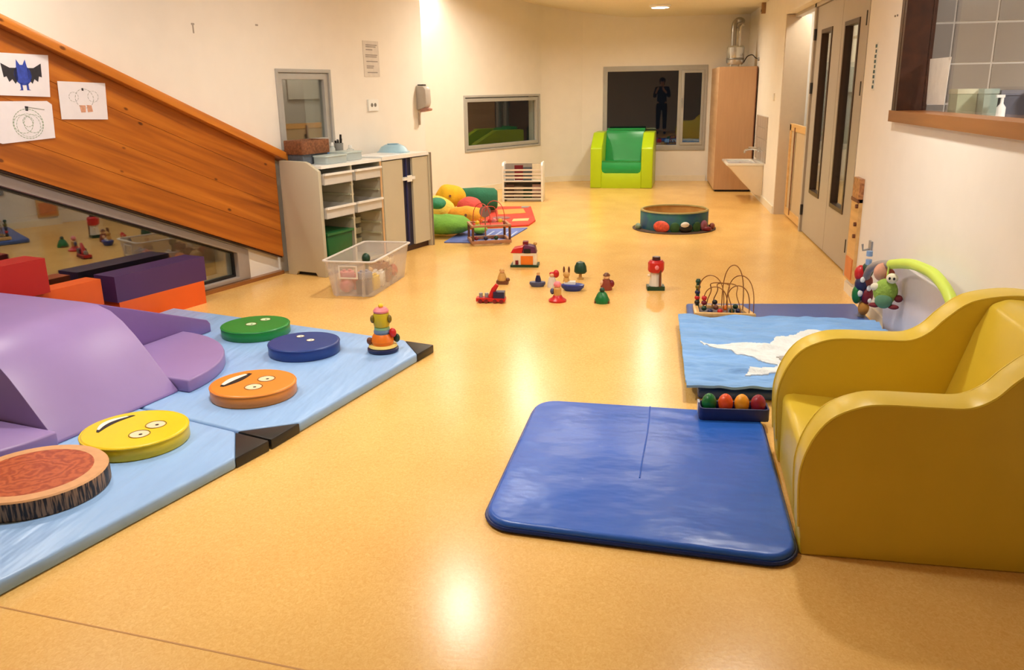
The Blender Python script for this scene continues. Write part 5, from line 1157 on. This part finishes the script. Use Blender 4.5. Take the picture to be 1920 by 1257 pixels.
# ================================================================== THE PHOTOGRAPHER (seen as a reflection in the far window)
def skin_mesh(name, verts, edges, mat, parent, root=0, sub=2):
    me = bpy.data.meshes.new(name); me.from_pydata([v[:3] for v in verts], edges, []); me.materials.append(mat)
    o = bpy.data.objects.new(name, me); COL.objects.link(o); o.parent = parent
    md = o.modifiers.new('skin', 'SKIN'); md.use_smooth_shade = True
    for i, v in enumerate(verts):
        d = me.skin_vertices[0].data[i]; r = v[3]; d.radius = r if isinstance(r, tuple) else (r, r); d.use_root = (i == root)
    sd = o.modifiers.new('sub', 'SUBSURF'); sd.levels = sub; sd.render_levels = sub
    return o
pr = thing('person', 'person in dark jumper and dark trousers standing and holding up a phone', 'person', (0.05, -0.46, 0))
skin_c = M('skin', (206, 160, 132), 0.5, var=0.04); cloth_c = M('dark_grey_jumper', (44, 46, 54), 0.85, var=0.1, bump=0.2, bscale=80); trou_c = M('black_trousers', (26, 26, 32), 0.85, var=0.1); hair_c = M('dark_brown_hair', (40, 28, 22), 0.6, var=0.2, scale=40)
V_ = [(0, 0, 0.95, (0.15, 0.10)), (0, 0, 1.10, (0.13, 0.095)), (0, 0, 1.27, (0.15, 0.10)), (0, 0, 1.40, (0.10, 0.075)), (0, 0.005, 1.455, 0.052), (0, 0.015, 1.51, 0.062), (0, 0.02, 1.585, 0.082), (0, 0.015, 1.65, 0.06)]
E_ = [(0, 1), (1, 2), (2, 3), (3, 4), (4, 5), (5, 6), (6, 7)]
def add(v, frm):
    V_.append(v); E_.append((frm, len(V_)-1)); return len(V_)-1
for sx in (-1, 1):
    a = add((sx*0.16, 0, 1.365, 0.058), 3); b = add((sx*0.225, 0.06, 1.12, 0.043), a); c = add((sx*0.14-0.03, 0.29, 1.27, 0.03), b)
    h = add((sx*0.10-0.045, 0.36, 1.325, (0.036, 0.02)), c); hx = sx*0.09-0.045
    k = add((hx, 0.395, 1.36, (0.034, 0.018)), h)
    for f, (dz, ln) in enumerate(((0.045, 0.034), (0.03, 0.04), (0.012, 0.042), (-0.006, 0.036))):
        p = add((hx-sx*0.004, 0.412, 1.36+dz*0.75, 0.0095), k); q_ = add((hx-sx*0.022, 0.428, 1.362+dz, 0.009), p); add((hx-sx*(0.022+ln*0.6), 0.43, 1.362+dz, 0.0078), q_)
    p = add((hx-sx*0.015, 0.385, 1.335, 0.011), h); add((hx-sx*0.038, 0.398, 1.345, 0.0095), p)
    hp_ = add((sx*0.09, 0, 0.86, 0.085), 0); kn = add((sx*0.10, 0.02, 0.50, 0.055), hp_); an = add((sx*0.105, -0.01, 0.10, 0.04), kn); add((sx*0.115, 0.12, 0.04, 0.036), an)
skin_mesh('body', V_, E_, skin_c, pr)
J = [(0, 0, 0.84, (0.185, 0.135)), (0, 0, 1.10, (0.152, 0.115)), (0, 0, 1.27, (0.172, 0.12)), (0, 0, 1.39, (0.12, 0.092)), (0, 0.003, 1.435, 0.066)]; JE = [(0, 1), (1, 2), (2, 3), (3, 4)]
for sx in (-1, 1):
    n0 = len(J); J += [(sx*0.165, 0, 1.365, 0.074), (sx*0.228, 0.06, 1.12, 0.058), (sx*0.15-0.028, 0.26, 1.25, 0.044)]; JE += [(3, n0), (n0, n0+1), (n0+1, n0+2)]
skin_mesh('jumper', J, JE, cloth_c, pr)
T = [(0, 0, 1.02, (0.15, 0.108)), (0, 0, 0.90, (0.16, 0.115))]; TE = [(0, 1)]
for sx in (-1, 1):
    n0 = len(T); T += [(sx*0.09, 0, 0.80, 0.10), (sx*0.10, 0.02, 0.50, 0.074), (sx*0.105, -0.01, 0.13, 0.062)]; TE += [(1, n0), (n0, n0+1), (n0+1, n0+2)]
skin_mesh('trousers', T, TE, trou_c, pr)
for sx in (-1, 1): MB().sph((sx*0.115, 0.06, 0.045), 0.05, 0.135, 0.045).build('shoe', black_p, pr)
hr = MB().sph((0, -0.012, 1.60), 0.098, 0.105, 0.10, 24, 16).sph((0, -0.06, 1.54), 0.085, 0.06, 0.10, 20, 12).build('hair', hair_c, pr)
for sx in (-1, 1):
    MB().sph((sx*0.032, 0.098, 1.58), 0.013, 0.008, 0.008, 12, 8).build('eye', white_p, pr)
    MB().sph((sx*0.086, 0.01, 1.57), 0.012, 0.02, 0.03, 12, 8).build('ear', skin_c, pr)
MB().sph((0, 0.108, 1.555), 0.012, 0.018, 0.022, 12, 8).build('nose', skin_c, pr)
MB().sph((0, 0.088, 1.515), 0.024, 0.008, 0.007, 12, 8).build('mouth', M('lips', (170, 96, 90), 0.5), pr)
t = thing('mobile_phone', 'black mobile phone held up by the person', 'phone', (0.0, -0.045, 1.395))
MB().prism(rrect(-0.072, 0.072, -0.036, 0.036, 0.008), -0.004, 0.004, 'xz').build('case', black_p, t, bevel=0.001)
MB().prism(rrect(-0.066, 0.066, -0.032, 0.032, 0.004), -0.0048, -0.0038, 'xz').build('screen', M('screen_glass', (12, 12, 16), 0.1), t)
